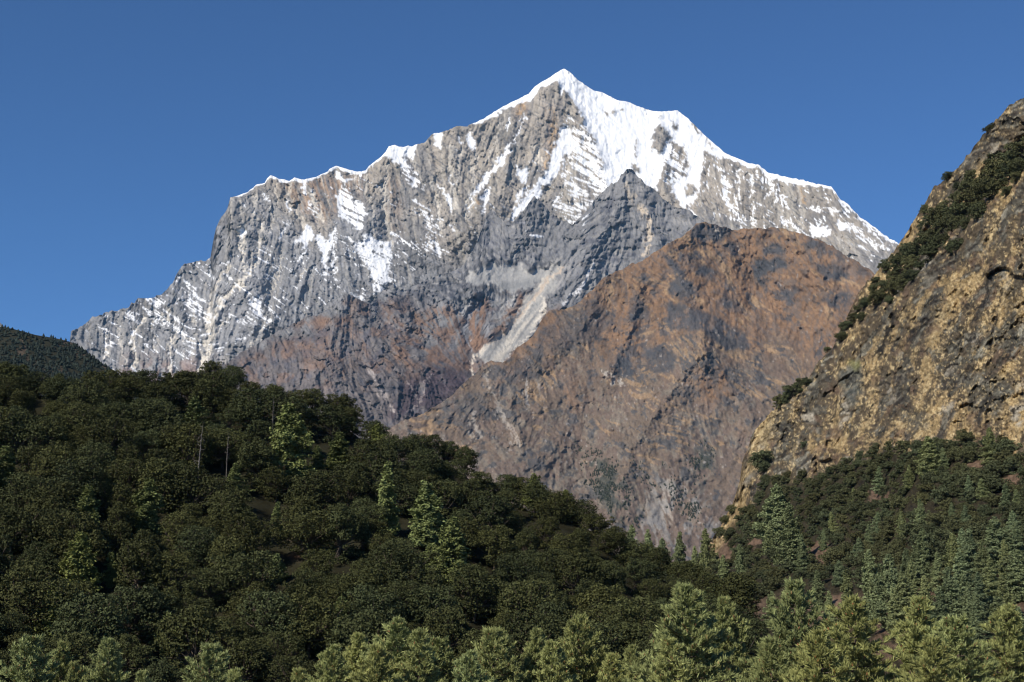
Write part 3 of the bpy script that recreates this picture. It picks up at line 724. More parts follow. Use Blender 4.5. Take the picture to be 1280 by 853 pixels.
for p, m in [([(1178,443),(1192,406),(1206,409),(1198,448)], .95), ([(1209,476),(1214,465),(1265,470),(1254,521),(1209,510)], .9), ([(1250,145),(1282,148),(1282,178),(1245,188),(1228,200),(1215,212),(1200,225),(1185,238),(1190,222),(1220,182)], .9),
             ([(1051,459),(1074,456),(1077,488),(1063,512),(1055,487)], .9), ([(1010,470),(1025,455),(1040,470),(1030,500),(1000,510),(975,540),(950,570),(940,560),(958,528),(985,503)], .6), ([(1110,392),(1122,390),(1113,417),(1099,444),(1094,442),(1100,418)], .8),
             ([(1150,380),(1180,360),(1175,400),(1150,430),(1140,420)], .65), ([(1222,415),(1235,408),(1240,440),(1222,450)], .7), ([(1128,505),(1160,515),(1160,540),(1132,535)], .8), ([(960,470),(975,510),(990,560),(970,580)], .5), ([(1160,256),(1185,236),(1200,232),(1180,262),(1160,282)], .5),
             ([(1255,360),(1280,340),(1280,420),(1255,440)], .5), ([(1215,300),(1250,270),(1265,290),(1225,330)], .4), ([(1095,470),(1110,460),(1118,490),(1100,500)], .6), ([(990,540),(1010,540),(1005,580),(985,590)], .6), ([(925,575),(945,560),(960,575),(935,610)], .5)]:
    rock = np.maximum(rock, m * cv.poly(p, 2.5))
for p, m in [([(1046,499),(1057,496),(1063,516),(1054,536),(1046,514)], 1), ([(1001,513),(1018,516),(1018,530),(1006,528)], 1), ([(1265,510),(1279,499),(1283,528),(1268,539)], 1), ([(1106,485),(1114,482),(1118,495),(1110,498)], .8), ([(1180,462),(1196,452),(1200,458),(1184,470)], .8), ([(1174,512),(1194,498),(1192,508),(1176,518)], .9),
             ([(1206,455),(1213,462),(1222,454),(1214,468)], .8), ([(1221,478),(1235,478),(1234,481),(1222,481)], .9), ([(1273,480),(1282,478),(1282,490),(1272,492)], .8), ([(1236,180),(1247,180),(1246,192),(1238,190)], .8), ([(1204,398),(1212,420),(1222,424),(1214,428)], .8), ([(1246,344),(1258,338),(1262,360),(1250,372)], .5),
             ([(935,560),(950,548),(952,556),(938,566)], .6), ([(925,605),(938,594),(940,600),(926,616)], .6), ([(1058,396),(1066,392),(1068,404),(1060,408)], .6)]:
    palerock = np.maximum(palerock, m * cv.poly(p, 1.2) * smooth(-1.4, .2, sl + fr))
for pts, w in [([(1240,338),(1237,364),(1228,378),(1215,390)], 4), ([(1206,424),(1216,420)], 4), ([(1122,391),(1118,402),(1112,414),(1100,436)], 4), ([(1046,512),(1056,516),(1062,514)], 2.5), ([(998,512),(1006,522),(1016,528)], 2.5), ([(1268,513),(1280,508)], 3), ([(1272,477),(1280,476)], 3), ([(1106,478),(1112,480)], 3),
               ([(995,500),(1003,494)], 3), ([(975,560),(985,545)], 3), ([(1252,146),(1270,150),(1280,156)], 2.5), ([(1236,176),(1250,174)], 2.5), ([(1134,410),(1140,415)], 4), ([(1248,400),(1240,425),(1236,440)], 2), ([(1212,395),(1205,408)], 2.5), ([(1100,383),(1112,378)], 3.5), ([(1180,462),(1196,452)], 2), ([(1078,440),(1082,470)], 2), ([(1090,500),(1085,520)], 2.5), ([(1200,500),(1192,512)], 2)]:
    shaded_crack = np.maximum(shaded_crack, cv.line(pts, w))
hE, jE, tE = facets(cv, -32, 30, 12, 890)
hE2, jE2, tE2 = facets(cv, -50, 13, 6, 891, 3)
hE3, jE3, tE3 = facets(cv, -55, 80, 34, 892, 10)
bare = np.clip(.35 + rock, 0, 1)
rlf += (1 - wood) * (2.4 * hE * bare + 1.0 * hE2 * bare + 7.0 * blur(hE3, 1.2))
rlf -= 5.0 * blur(shaded_crack, .8) + 3.0 * cv.poly([(1110,392),(1122,390),(1113,417),(1099,444),(1094,442),(1100,418)], 2)
rlf += 2.2 * blur(palerock, 1.5) + rock * 1.3 * np.sign(sl) * np.abs(sl) ** .7
f3 = cv.streak(FLOW, 2.2, 22, 858); grit = unit(np.random.default_rng(859).standard_normal(cv.shape))
alb = np.zeros(cv.shape + (3,)) + (0.105, 0.082, 0.054)
grass = .5 * tuft + .75 * f2 + .3 * ff + .4 * fb
alb = lay(alb, (0.345, 0.245, 0.120), .92 * smooth(-.4, 1.0, grass))
alb = lay(alb, (0.50, 0.39, 0.215), .88 * smooth(.85, 1.75, tuft + .3 * f2 + .15 * grit))
alb = lay(alb, (0.070, 0.055, 0.040), .75 * smooth(.8, 1.7, -tuft + .3 * grit - .2 * f2))
alb = lay(alb, (0.125, 0.082, 0.058), .6 * smooth(.6, 1.5, fr - .4 * f2))
anyrock = np.clip(rock * smooth(-1.6, -.2, fr + .5 * f2 + .8) + .9 * smooth(.55, 1.15, -.7 * f2 - .5 * f3 + .5 * fr - .3 * fb + .5 * tE + .35 * tE3), 0, 1)
anyrock *= 1 - .75 * smooth(.9, 1.6, tuft + .3 * f2)
rockcol = np.zeros(cv.shape + (3,)) + (0.090, 0.084, 0.066)
rockcol = lay(rockcol, (0.185, 0.172, 0.135), smooth(.4, 1.4, sl + ff * .5))
rockcol = lay(rockcol, (0.040, 0.038, 0.034), smooth(.7, 1.5, -sl + .5 * fr + .3 * grit))
rockcol *= (1 + .16 * tE + .12 * tE2 - .45 * jE - .25 * jE2)[..., None]
alb *= (1 - .35 * jE * bare)[..., None]
alb = alb * (1 - .92 * anyrock[..., None]) + rockcol * (.92 * anyrock[..., None])
alb = lay(alb, (0.13, 0.14, 0.125), .5 * cv.poly([(1051,459),(1074,456),(1077,488),(1063,512),(1055,487)], 3))
alb = lay(alb, (0.17, 0.165, 0.05), .6 * cv.poly([(1058,452),(1070,450),(1072,460),(1060,462)], 2))
alb = lay(alb, (0.36, 0.32, 0.25), .85 * palerock)
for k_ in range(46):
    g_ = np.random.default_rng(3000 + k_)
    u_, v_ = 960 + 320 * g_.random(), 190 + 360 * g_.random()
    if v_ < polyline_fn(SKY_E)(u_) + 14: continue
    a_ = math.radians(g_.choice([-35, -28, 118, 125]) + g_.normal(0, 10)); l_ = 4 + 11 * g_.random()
    shaded_crack = np.maximum(shaded_crack, .9 * cv.line([(u_, v_), (u_ + l_ * math.cos(a_), v_ + l_ * math.sin(a_))], 1.2 + 1.6 * g_.random()))
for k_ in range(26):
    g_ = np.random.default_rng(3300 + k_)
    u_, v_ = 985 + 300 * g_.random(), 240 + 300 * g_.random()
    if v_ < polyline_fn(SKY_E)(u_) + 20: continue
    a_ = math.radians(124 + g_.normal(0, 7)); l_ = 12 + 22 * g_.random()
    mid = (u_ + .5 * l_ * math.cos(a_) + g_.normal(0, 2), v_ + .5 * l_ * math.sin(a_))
    shaded_crack = np.maximum(shaded_crack, .85 * cv.line([(u_, v_), mid, (u_ + l_ * math.cos(a_), v_ + l_ * math.sin(a_))], 1.4 + 1.8 * g_.random()))
alb = lay(alb, (0.022, 0.020, 0.018), .93 * shaded_crack)  # crack recesses darkened in the colour, standing in for their shade
soil = np.zeros(cv.shape + (3,)) + (0.05, 0.042, 0.026)
soil = np.clip(soil * .75, 0, 1)
soil = lay(soil, (0.125, 0.085, 0.058), smooth(-.6, .6, fractal(cv.shape, 18, 880)) * smooth(735, 760, cv.V))
for (u, v, a, b) in [(1024,690,18,14),(1100,622,20,9),(1225,585,24,9),(943,678,16,7),(1052,762,34,20),(1120,785,26,18),(1215,748,26,12),(1010,765,24,18),(1236,690,24,10),(1150,748,18,14),(1264,600,14,8),(905,690,10,22)]:
    q_ = ((cv.jag[0] - u) / a) ** 2 + ((cv.jag[1] - v) / b) ** 2
    soil = lay(soil, (0.165, 0.108, 0.074), .85 * (1 - smooth(.6, 1.2, q_)))
alb = alb * (1 - wood[..., None]) + soil * wood[..., None]
alb *= (1 + .2 * fractal(cv.shape, 2.6, 881, 2, .8))[..., None]
alb = np.clip(alb, .015, .7)
M_CLIFF = terrain_mat('dry_grass_and_rock', 0.9, 0.8, .35, bump_dist=.6)
skyE = jagged(polyline_fn(SKY_E), 680, 1750, 1.3, 88)
R_E = rE - rlf * mpp
CV_E = cv
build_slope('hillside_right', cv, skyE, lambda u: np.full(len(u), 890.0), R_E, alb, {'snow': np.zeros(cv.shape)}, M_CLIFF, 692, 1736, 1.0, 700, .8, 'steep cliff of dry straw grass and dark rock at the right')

# ================================================================== wooded hill at left
TREETOP_G = [(-620,505),(-400,480),(-160,462),(-60,458),(0,457),(60,462),(85,474),(105,478),(125,466),(140,464),(180,467),(215,466),(240,460),(262,455),(300,462),(325,470),(345,482),(372,486),(400,488),(425,494),(440,508),(460,522),(480,536),(500,548),(520,545),(545,543),(570,552),
 (590,568),(602,590),(620,592),(645,596),(665,606),(690,612),(712,612),(735,628),(755,648),(775,664),(800,682),(830,694),(860,705),(890,722),(920,745),(960,790),(1000,840),(1040,880)]
topG = polyline_fn(TREETOP_G)
cv = Canvas(-600, 1060, 440, 960)
rG = thin_plate([(-170,500,405),(0,490,405),(250,495,415),(360,515,408),(500,578,392),(600,625,382),(700,652,374),(800,715,362),(870,745,350),(950,830,325),(-170,853,245),(0,853,250),(400,853,255),(800,853,272),(900,853,290),(1060,900,300),(200,655,322),(500,705,312),(0,650,322),(650,760,305),
 (0,950,215),(500,950,220),(1000,950,270),(-600,540,400),(-600,860,240),(-600,950,205)])(cv.U, cv.V)
rG = rG - (rG / FOCAL) * 8 * fractal(cv.shape, 70, 901, 3)
albG = np.zeros(cv.shape + (3,)) + (0.030, 0.028, 0.016)
albG = lay(albG, (0.10, 0.06, 0.042), .8 * smooth(1.7, 2.3, fractal(cv.shape, 30, 902)))
CV_G, R_G = cv, rG
groundG = lambda u: topG(u) + np.interp(u, [-170, 0, 400, 700, 900, 1060], [34, 34, 33, 35, 30, 24])
build_slope('hill_left', cv, groundG, lambda u: np.full(len(u), 950.0), rG, albG, {'snow': np.zeros(cv.shape)}, M_WOODGROUND, -596, 1058, 4.0, 110, 1.3, 'dark forested hill at the left')

# ================================================================== valley floor: one sheet to the horizon
def build_ground():
    rr = np.concatenate([[0.0], np.geomspace(4, 20000, 70)])
    aa = np.linspace(0, 2 * math.pi, 97)[:-1]
    g = np.random.default_rng(5)
    V = []
    for r in rr:
        h = GROUND_Z + (abs(GROUND_Z) - 1.7) * (1 - smooth(5, 110, r))
        n = 0.4 * np.sin(aa * 5 + r * .05) * smooth(3, 60, r)
        V.append(np.stack([r * np.cos(aa), r * np.sin(aa), h + n], -1))
    V = np.concatenate([v[:1] if i == 0 else v for i, v in enumerate(V)])
    na = len(aa)
    F3 = np.array([[0, 1 + j, 1 + (j + 1) % na] for j in range(na)])
    F4 = []
    for i in range(len(rr) - 2):
        a, b = 1 + i * na, 1 + (i + 1) * na
        for j in range(na):
            k = (j + 1) % na
            F4.append((a + j, b + j, b + k, a + k))
    m, nt, b = new_mat('valley_grass_and_soil')
    N, L = nt.nodes, nt.links
    geo = N.new('ShaderNodeNewGeometry'); nz = N.new('ShaderNodeTexNoise'); nz.inputs['Scale'].default_value = .25; nz.inputs['Detail'].default_value = 8
    cr = N.new('ShaderNodeValToRGB')
    cr.color_ramp.elements[0].position = .35; cr.color_ramp.elements[0].color = (.05, .045, .022, 1)
    cr.color_ramp.elements[1].position = .65; cr.color_ramp.elements[1].color = (.16, .10, .07, 1)
    L.new(geo.outputs['Position'], nz.inputs['Vector']); L.new(nz.outputs['Fac'], cr.inputs[0]); L.new(cr.outputs[0], b.inputs['Base Color'])
    b.inputs['Roughness'].default_value = .95
    me = mesh_from('ground', V, [F3, np.array(F4)], [m], None, True)
    link('ground', me, kind='structure')
build_ground()
# ================================================================== foliage
def leaf_mat(name, col, var=.3, leafvar=.35, warm=(1.15, 1.0, .8), rough=.75):
    m, nt, b = new_mat(name)
    N, L = nt.nodes, nt.links
    oi = N.new('ShaderNodeObjectInfo'); geo = N.new('ShaderNodeNewGeometry')
    a = N.new('ShaderNodeMapRange'); a.inputs['To Min'].default_value = 1 - var; a.inputs['To Max'].default_value = 1 + var
    L.new(oi.outputs['Random'], a.inputs['Value'])
    c = N.new('ShaderNodeMapRange'); c.inputs['To Min'].default_value = 1 - leafvar; c.inputs['To Max'].default_value = 1 + leafvar
    L.new(geo.outputs['Random Per Island'], c.inputs['Value'])
    mu = N.new('ShaderNodeMath'); mu.operation = 'MULTIPLY'; L.new(a.outputs[0], mu.inputs[0]); L.new(c.outputs[0], mu.inputs[1])
    mx = N.new('ShaderNodeMix'); mx.data_type = 'RGBA'
    w = N.new('ShaderNodeMath'); w.operation = 'MULTIPLY'; w.inputs[1].default_value = 7.31
    L.new(oi.outputs['Random'], w.inputs[0])
    fr = N.new('ShaderNodeMath'); fr.operation = 'FRACT'; L.new(w.outputs[0], fr.inputs[0])
    L.new(fr.outputs[0], mx.inputs[0])
    mx.inputs[6].default_value = (*col, 1); mx.inputs[7].default_value = (*[x * k for x, k in zip(col, warm)], 1)
    sc = N.new('ShaderNodeVectorMath'); sc.operation = 'SCALE'
    L.new(mx.outputs[2], sc.inputs[0]); L.new(mu.outputs[0], sc.inputs['Scale'])
    L.new(sc.outputs[0], b.inputs['Base Color'])
    b.inputs['Roughness'].default_value = rough
    b.inputs['Specular IOR Level'].default_value = .12
    return m

def bark_mat(name, col):
    m, nt, b = new_mat(name)
    N, L = nt.nodes, nt.links
    geo = N.new('ShaderNodeTexCoord'); nz = N.new('ShaderNodeTexNoise'); nz.inputs['Scale'].default_value = 3.0; nz.inputs['Detail'].default_value = 4
    cr = N.new('ShaderNodeValToRGB')
    cr.color_ramp.elements[0].position = .35; cr.color_ramp.elements[0].color = (*[c * .55 for c in col], 1)
    cr.color_ramp.elements[1].position = .65; cr.color_ramp.elements[1].color = (*[c * 1.25 for c in col], 1)
    L.new(geo.outputs['Object'], nz.inputs['Vector']); L.new(nz.outputs['Fac'], cr.inputs[0]); L.new(cr.outputs[0], b.inputs['Base Color'])
    b.inputs['Roughness'].default_value = .9
    return m

M_OAK = leaf_mat('oak_leaves', (.054, .064, .027), .24, .5, (1.15, 1.0, .8))
M_SCRUB = leaf_mat('scrub_leaves', (.074, .088, .045), .24, .4, (1.2, 1.0, .85))
M_CONIFER = leaf_mat('pale_needles', (.145, .175, .070), .22, .4, (1.1, 1.0, .75))
M_SLOPE_CONIFER = leaf_mat('blue_green_needles', (.185, .23, .122), .25, .4, (1.15, 1.0, .8))
M_PINE = leaf_mat('pine_needles', (.27, .31, .13), .16, .45, (1.15, 1.02, .85))
M_CONE = leaf_mat('pine_cones', (.30, .15, .08), .1, .4)
M_FARTREE = leaf_mat('far_needles', (.022, .030, .024), 0, .5)
M_FARWOOD = leaf_mat('far_wood_needles', (.042, .050, .038), 0, .4)
M_BARK = bark_mat('grey_brown_bark', (.11, .085, .065))
M_DEAD = bark_mat('bleached_dead_wood', (.15, .135, .12))

def frames(n):
    n = n / (np.linalg.norm(n, axis=1, keepdims=True) + 1e-9)
    ref = np.where(np.abs(n[:, 2:3]) < .9, [[0, 0, 1.0]], [[1.0, 0, 0]])
    t = np.cross(n, ref); t /= np.linalg.norm(t, axis=1, keepdims=True)
    return n, t, np.cross(n, t)

def leaf_quads(g, p, n, size, aspect=.7):
    n, t, b = frames(n)
    a = g.random(len(p)) * 2 * math.pi
    t2 = t * np.cos(a)[:, None] + b * np.sin(a)[:, None]
    b2 = np.cross(n, t2)
    s = (size * (0.65 + .7 * g.random(len(p))))[:, None] * .5
    q = np.stack([p - t2 * s, p - b2 * s * aspect + n * s * .25, p + t2 * s, p + b2 * s * aspect + n * s * .25], 1)
    return q.reshape(-1, 3), np.arange(len(p) * 4).reshape(-1, 4)

def tube(pts, rad, sides=6):
    pts = np.asarray(pts, float); k = len(pts)
    V = []
    for i in range(k):
        d = pts[min(i + 1, k - 1)] - pts[max(i - 1, 0)]
        _, t, b = frames(d[None])
        a = np.linspace(0, 2 * math.pi, sides + 1)[:-1]
        V.append(pts[i] + rad[i] * (np.cos(a)[:, None] * t + np.sin(a)[:, None] * b))
    F = [(i * sides + j, i * sides + (j + 1) % sides, (i + 1) * sides + (j + 1) % sides, (i + 1) * sides + j) for i in range(k - 1) for j in range(sides)]
    return np.concatenate(V), np.array(F)

class Pile:
    def __init__(s): s.v, s.f, s.n = [], [], 0
    def add(s, v, f):
        s.v.append(v); s.f.append(np.asarray(f) + s.n); s.n += len(v)
    def mesh(s, name, mat, sm=True):
        return mesh_from(name, np.concatenate(s.v), [np.concatenate(s.f)], [mat], None, sm)

def oak_meshes(seed, H, W, clumps, leaves, size, mat, low=.25, flat=.75):
    """Broadleaf evergreen: forked trunk, limbs into separate leaf clumps that leave gaps between them."""
    g = np.random.default_rng(seed)
    crown, wood = Pile(), Pile()
    lean = g.normal(0, .05, 2) * H
    fork = np.array([lean[0] * .4, lean[1] * .4, H * .3])
    wood.add(*tube([[0, 0, -1.0], [lean[0] * .15, lean[1] * .15, H * .15], fork], [H * .035, H * .03, H * .024], 7))
    C, R = [], []
    tries = 0
    lob = g.random(3) * 6.28
    nd = int(g.integers(2, 5))
    da = g.random() * 6.28 + np.arange(nd) * 6.28 / nd + g.normal(0, .4, nd)
    DC = np.stack([np.cos(da) * W * (.12 + .18 * g.random(nd)), np.sin(da) * W * (.12 + .18 * g.random(nd)), np.zeros(nd)], 1)
    DR = W * (.27 + .12 * g.random(nd)); DH = H * (.66 + .34 * g.random(nd)); DH[0] = H; DC[0] *= .4
    while len(C) < clumps and tries < 6000:
        tries += 1
        d = g.normal(size=3); d /= np.linalg.norm(d)
        d[2] = abs(d[2]) if g.random() < .72 else d[2]
        az = math.atan2(d[1], d[0])
        out = 1 + .22 * math.sin(2 * az + lob[0]) + .16 * math.sin(3 * az + lob[1]) + .10 * math.sin(5 * az + lob[2])
        rad = out * (.82 + .2 * g.random() if g.random() < .85 else .55 * g.random() + .2)
        rr = W * (.058 + .062 * g.random() ** 1.6)
        k = int(g.integers(nd))
        top = DH[k]
        c = DC[k] + np.array([lean[0] * .5 + d[0] * (DR[k] - rr * .6) * rad, lean[1] * .5 + d[1] * (DR[k] - rr * .6) * rad, low * H + (top - low * H) * (.5 + .5 * d[2] * rad * flat)])
        c[2] = np.clip(c[2], rr * .6 + low * H * .5, top - rr * .75)
        if all(np.linalg.norm(c - q) > .60 * (rr + s_) for q, s_ in zip(C, R)):
            C.append(c); R.append(rr)
    for c, rr in zip(C, R):
        n_ = int(leaves * (rr / (W * .115)) ** 2)
        d = g.normal(size=(n_, 3)); d /= np.linalg.norm(d, axis=1, keepdims=True)
        d[:, 2] = np.where(d[:, 2] < -.6, -d[:, 2] * .6, d[:, 2])
        lump = 1 + .32 * np.sin(d[:, 0] * 5 + c[0] * 3) * np.sin(d[:, 1] * 5 + c[1] * 3) + .12 * np.sin(d[:, 2] * 8 + c[2])
        p = c + d * (rr * lump * (0.72 + .4 * g.random(n_) ** .6))[:, None] * (1.1, 1.1, .92)
        n = d * (1, 1, .9) + g.normal(0, .42, (n_, 3)) + (0, 0, .25)
        v, f = leaf_quads(g, p, n, np.full(n_, size))
        crown.add(v, f)
    for c in C[::2]:
        mid = fork + (c - fork) * .5 + g.normal(0, .04, 3) * W + (0, 0, -.03 * H)
        wood.add(*tube([fork + (0, 0, -.1), mid, c], [H * .015, H * .009, H * .004], 5))
    return wood.mesh('oak_trunk', M_BARK), crown.mesh('oak_crown', mat, False)

def conifer_meshes(seed, H, W, gap, mat, size, bare=.12, droop=.25, sparse=1.0, round_top=.72):
    """Layered conifer: straight trunk, whorls of drooping boughs carrying flat needle sprays."""
    g = np.random.default_rng(seed)
    crown, wood = Pile(), Pile()
    wood.add(*tube([[0, 0, -1.2], [0, 0, H * .3], [0.05, 0, H * .7], [0, 0.03, H]], [H * .018, H * .014, H * .008, .02], 7))
    z = H * bare
    P, Nn, S = [], [], []
    side = 1 + .3 * g.normal(size=8)
    while z < H - .25:
        t = z / H
        Lm = W * .5 * ((1 - t) ** round_top) * (min(1, (t - bare) / .12 + .45)) + .18
        k = g.integers(4, 7)
        a0 = g.random() * 6.28
        for j in range(k):
            if g.random() > sparse: continue
            a = a0 + j * 6.283 / k + g.normal(0, .25)
            Lb = Lm * (.55 + .6 * g.random()) * np.clip(side[int(a / 6.2832 * 8) % 8], .55, 1.4)
            d = np.array([math.cos(a), math.sin(a), 0])
            rise = .25 * (t - .45)
            pt = lambda s: np.array([0, 0, z]) + d * Lb * s + np.array([0, 0, Lb * (rise * s - droop * s * s + .20 * s ** 4)])
            wood.add(*tube([pt(0), pt(.5), pt(.92)], [.035 + .01 * Lb, .02 + .006 * Lb, .01], 4))
            ns = max(10, int(Lb / (size * .055)))
            sv = .18 + .86 * g.random(ns) ** .75
            for s in sv:
                b = pt(min(s, 1.0))
                off = np.cross(d, [0, 0, 1]) * g.normal(0, .24) * Lb * (1.15 - .7 * s)
                P.append(b + off + g.normal(0, .09, 3) + [0, 0, gap * g.normal(-.1, .33)])
                Nn.append(np.array([d[0] * .5, d[1] * .5, 1]) + g.normal(0, .75, 3))
                S.append(size * (.8 + .5 * g.random()))
        z += gap * (.75 + .5 * g.random()) * (1 - .35 * t)
    for s in range(8):
        P.append([0, 0, H - .1 * s]); Nn.append(g.normal(0, 1, 3) * (1, 1, .3)); S.append(size * .6)
    v, f = leaf_quads(g, np.array(P), np.array(Nn), np.array(S), .55)
    crown.add(v, f)
    return wood.mesh('conifer_trunk', M_BARK), crown.mesh('conifer_crown', mat, False)

def pine_meshes(seed, H, W, crown_len):
    """Near pine: whorled boughs that turn up at their ends into upright needle tufts, with russet cones among them."""
    g = np.random.default_rng(seed)
    wood = Pile()
    wood.add(*tube([[0, 0, -1.2], [0, 0, H * .4], [0.1, 0.05, H * .75], [0, 0, H - .2]], [.32, .26, .14, .03], 8))
    base = H - crown_len
    z = base
    T, D, S = [], [], []
    side = 1 + .25 * g.normal(size=9)
    while z < H - .3:
        t = (z - base) / crown_len
        Lm = W * .5 * (1 - t ** 1.25) ** .85 * min(1, .55 + 2 * t) + .25
        k = g.integers(5, 8)
        a0 = g.random() * 6.28
        for j in range(k):
            a = a0 + j * 6.283 / k + g.normal(0, .2)
            Lb = Lm * (.5 + .75 * g.random()) * np.clip(side[int((a % 6.2832) / 6.2832 * 9) % 9], .6, 1.35)
            d = np.array([math.cos(a), math.sin(a), 0])
            rise = .1 + .5 * t
            pt = lambda s: np.array([0, 0, z]) + d * Lb * s + np.array([0, 0, Lb * (rise * s * s - .12 * s)])
            wood.add(*tube([pt(0), pt(.5), pt(.95)], [.05 + .01 * Lb, .03 + .006 * Lb, .015], 4))
            ns = int(5 + Lb * 5.5)
            for s in .3 + .72 * g.random(ns) ** .7:
                off = np.cross(d, [0, 0, 1]) * g.normal(0, .17) * Lb * (1.25 - .8 * s) + np.array([0, 0, .3 * g.random()])
                T.append(pt(min(s, 1)) + off)
                D.append(d * (.35 + .4 * g.random()) + np.array([0, 0, .75 + .4 * t]) + g.normal(0, .28, 3))
                S.append(.46 + .3 * g.random())
        z += .62 * (.75 + .5 * g.random()) * (1 - .3 * t)
    for s in range(5):
        T.append([0, 0, H - .15 * s]); D.append([0, 0, 1]); S.append(.5)
    T, D, S = np.array(T), np.array(D), np.array(S)
    D /= np.linalg.norm(D, axis=1, keepdims=True)
    V, F = [], []
    nb = 11
    n0 = 0
    for b in range(nb):
        dd = D * 1.0 + g.normal(0, .38, D.shape); dd /= np.linalg.norm(dd, axis=1, keepdims=True)
        L_ = S[:, None] * (.75 + .5 * g.random((len(S), 1)))
        w = np.cross(dd, g.normal(size=D.shape)); w /= np.linalg.norm(w, axis=1, keepdims=True)
        w *= .042
        s0 = T + D * S[:, None] * .25 * (g.random((len(S), 1)) - .4)
        q = np.stack([s0 - w * .5, s0 + w * .5, s0 + dd * L_ * .6 + w, s0 + dd * L_, s0 + dd * L_ * .6 - w], 1).reshape(-1, 3)
        V.append(q)
        F.append(np.arange(len(q)).reshape(-1, 5) + n0)
        n0 += len(q)
    # russet cones at a share of the bough ends, in the crown's second material
    pick = np.where((g.random(len(T)) < .075) & (T[:, 2] > base + crown_len * .25))[0]
    C4 = []
    for i in pick:
        c = T[i] + D[i] * S[i] * .55
        ax = np.array([g.normal(0, .3), g.normal(0, .3), 1.0]); ax /= np.linalg.norm(ax)
        l = .15 + .09 * g.random()
        v, f = tube([c - ax * l, c - ax * l * .4, c + ax * l * .5, c + ax * l], [.02, .055, .05, .01], 5)
        V.append(v); C4.append(f + n0); n0 += len(v)
    n5 = sum(len(f) for f in F)
    C4 = np.concatenate(C4)
    crown = mesh_from('pine_crown', np.concatenate(V), [np.concatenate(F), C4], [M_PINE, M_CONE], np.r_[np.zeros(n5), np.ones(len(C4))], False)
    return wood.mesh('pine_trunk', M_BARK), crown

def dead_meshes(seed, H):
    g = np.random.default_rng(seed)
    w = Pile()
    w.add(*tube([[0, 0, -1], [.05, 0, H * .4], [.12, .1, H * .75], [.05, .12, H]], [.2, .15, .09, .02], 6))
    for i in range(16):
        z = H * (.3 + .65 * i / 16) + g.normal(0, .1)
        a = g.random() * 6.28
        L_ = (1.7 - 1.2 * z / H) * (.5 + g.random())
        d = np.array([math.cos(a), math.sin(a), g.normal(.1, .3)])
        p0 = np.array([.08, .05, z]); p1 = p0 + d * L_ * .55; p2 = p0 + d * L_ + (0, 0, .15 * L_)
        w.add(*tube([p0, p1, p2], [.05, .03, .008], 4))
        e = d + g.normal(0, .5, 3)
        w.add(*tube([p1, p1 + e * L_ * .35], [.022, .006], 4))
    return (w.mesh('dead_trunk', M_DEAD),)

OAKS = [(oak_meshes(1000 + i, 9.0, w, int(c * 1.9), 165, .33, M_OAK, lo, fl), 9.0) for i, (w, c, lo, fl) in enumerate([(9.4, 58, .04, 1.0), (8.6, 52, .02, 1.08), (10.4, 64, .06, .95), (8.0, 48, .0, 1.12), (10.0, 60, .08, .95), (9.0, 54, .03, 1.05), (11.0, 66, .06, .9), (8.4, 50, .0, 1.1)])]
SCRUBS = [(oak_meshes(1100 + i, 5.6, w, int(c * 1.6), 115, .40, M_SCRUB, -.12, 1.0), 5.6) for i, (w, c) in enumerate([(7.0, 44), (6.4, 38), (8.0, 50), (7.4, 46), (6.8, 40)])]
HILLCON = [(conifer_meshes(1200 + i, 12.0, w, gp, M_CONIFER, sz, br, dr, sp), 12.0) for i, (w, gp, sz, br, dr, sp) in enumerate([(6.4, .55, .42, .05, .22, .95), (6.4, .7, .42, .1, .22, .85), (7.2, .62, .44, .04, .2, .9), (5.6, .55, .42, .05, .26, .92)])]
SLOPECON = [(conifer_meshes(1300 + i, 18.0, w, gp, M_SLOPE_CONIFER, sz, br, dr, sp), 18.0) for i, (w, gp, sz, br, dr, sp) in enumerate([(8.6, .62, .52, .02, .24, .96), (7.8, .6, .5, .02, .26, .97), (9.4, .7, .54, .03, .22, .94), (8.8, .75, .52, .02, .28, .9), (7.4, .62, .5, .03, .24, .95)])]
PINES = [(pine_meshes(1400 + i, 24.0, w, cl), 24.0) for i, (w, cl) in enumerate([(10.5, 15), (9.0, 14), (11.5, 16), (8.0, 13)])]
DEADS = [(dead_meshes(1500 + i, 8.0), 8.0) for i in range(2)]

def ray_h(v, r, u=640.0):
    return float(point(u, v, r)[2])

def plant(name, parts_names, proto, u, vb, r, H, label, cat, group, sink=.0, wide=1.0):
    """One tree: an Empty at its foot, its trunk, crown (and cones) as children."""
    meshes, h0 = proto
    p = point(u, vb, r)
    e = bpy.data.objects.new(name, None)
    COL.objects.link(e)
    e.empty_display_size = .5
    e.location = (p[0], p[1], p[2] - sink)
    s = H / h0
    e.scale = (s * wide, s * wide, s)
    e.rotation_euler = (random.gauss(0, .03), random.gauss(0, .03), random.random() * 6.283)
    e['label'] = label; e['category'] = cat
    if group: e['group'] = group
    for nm, me in zip(parts_names, meshes):
        o = bpy.data.objects.new(nm, me)
        COL.objects.link(o)
        o.parent = e
    return e

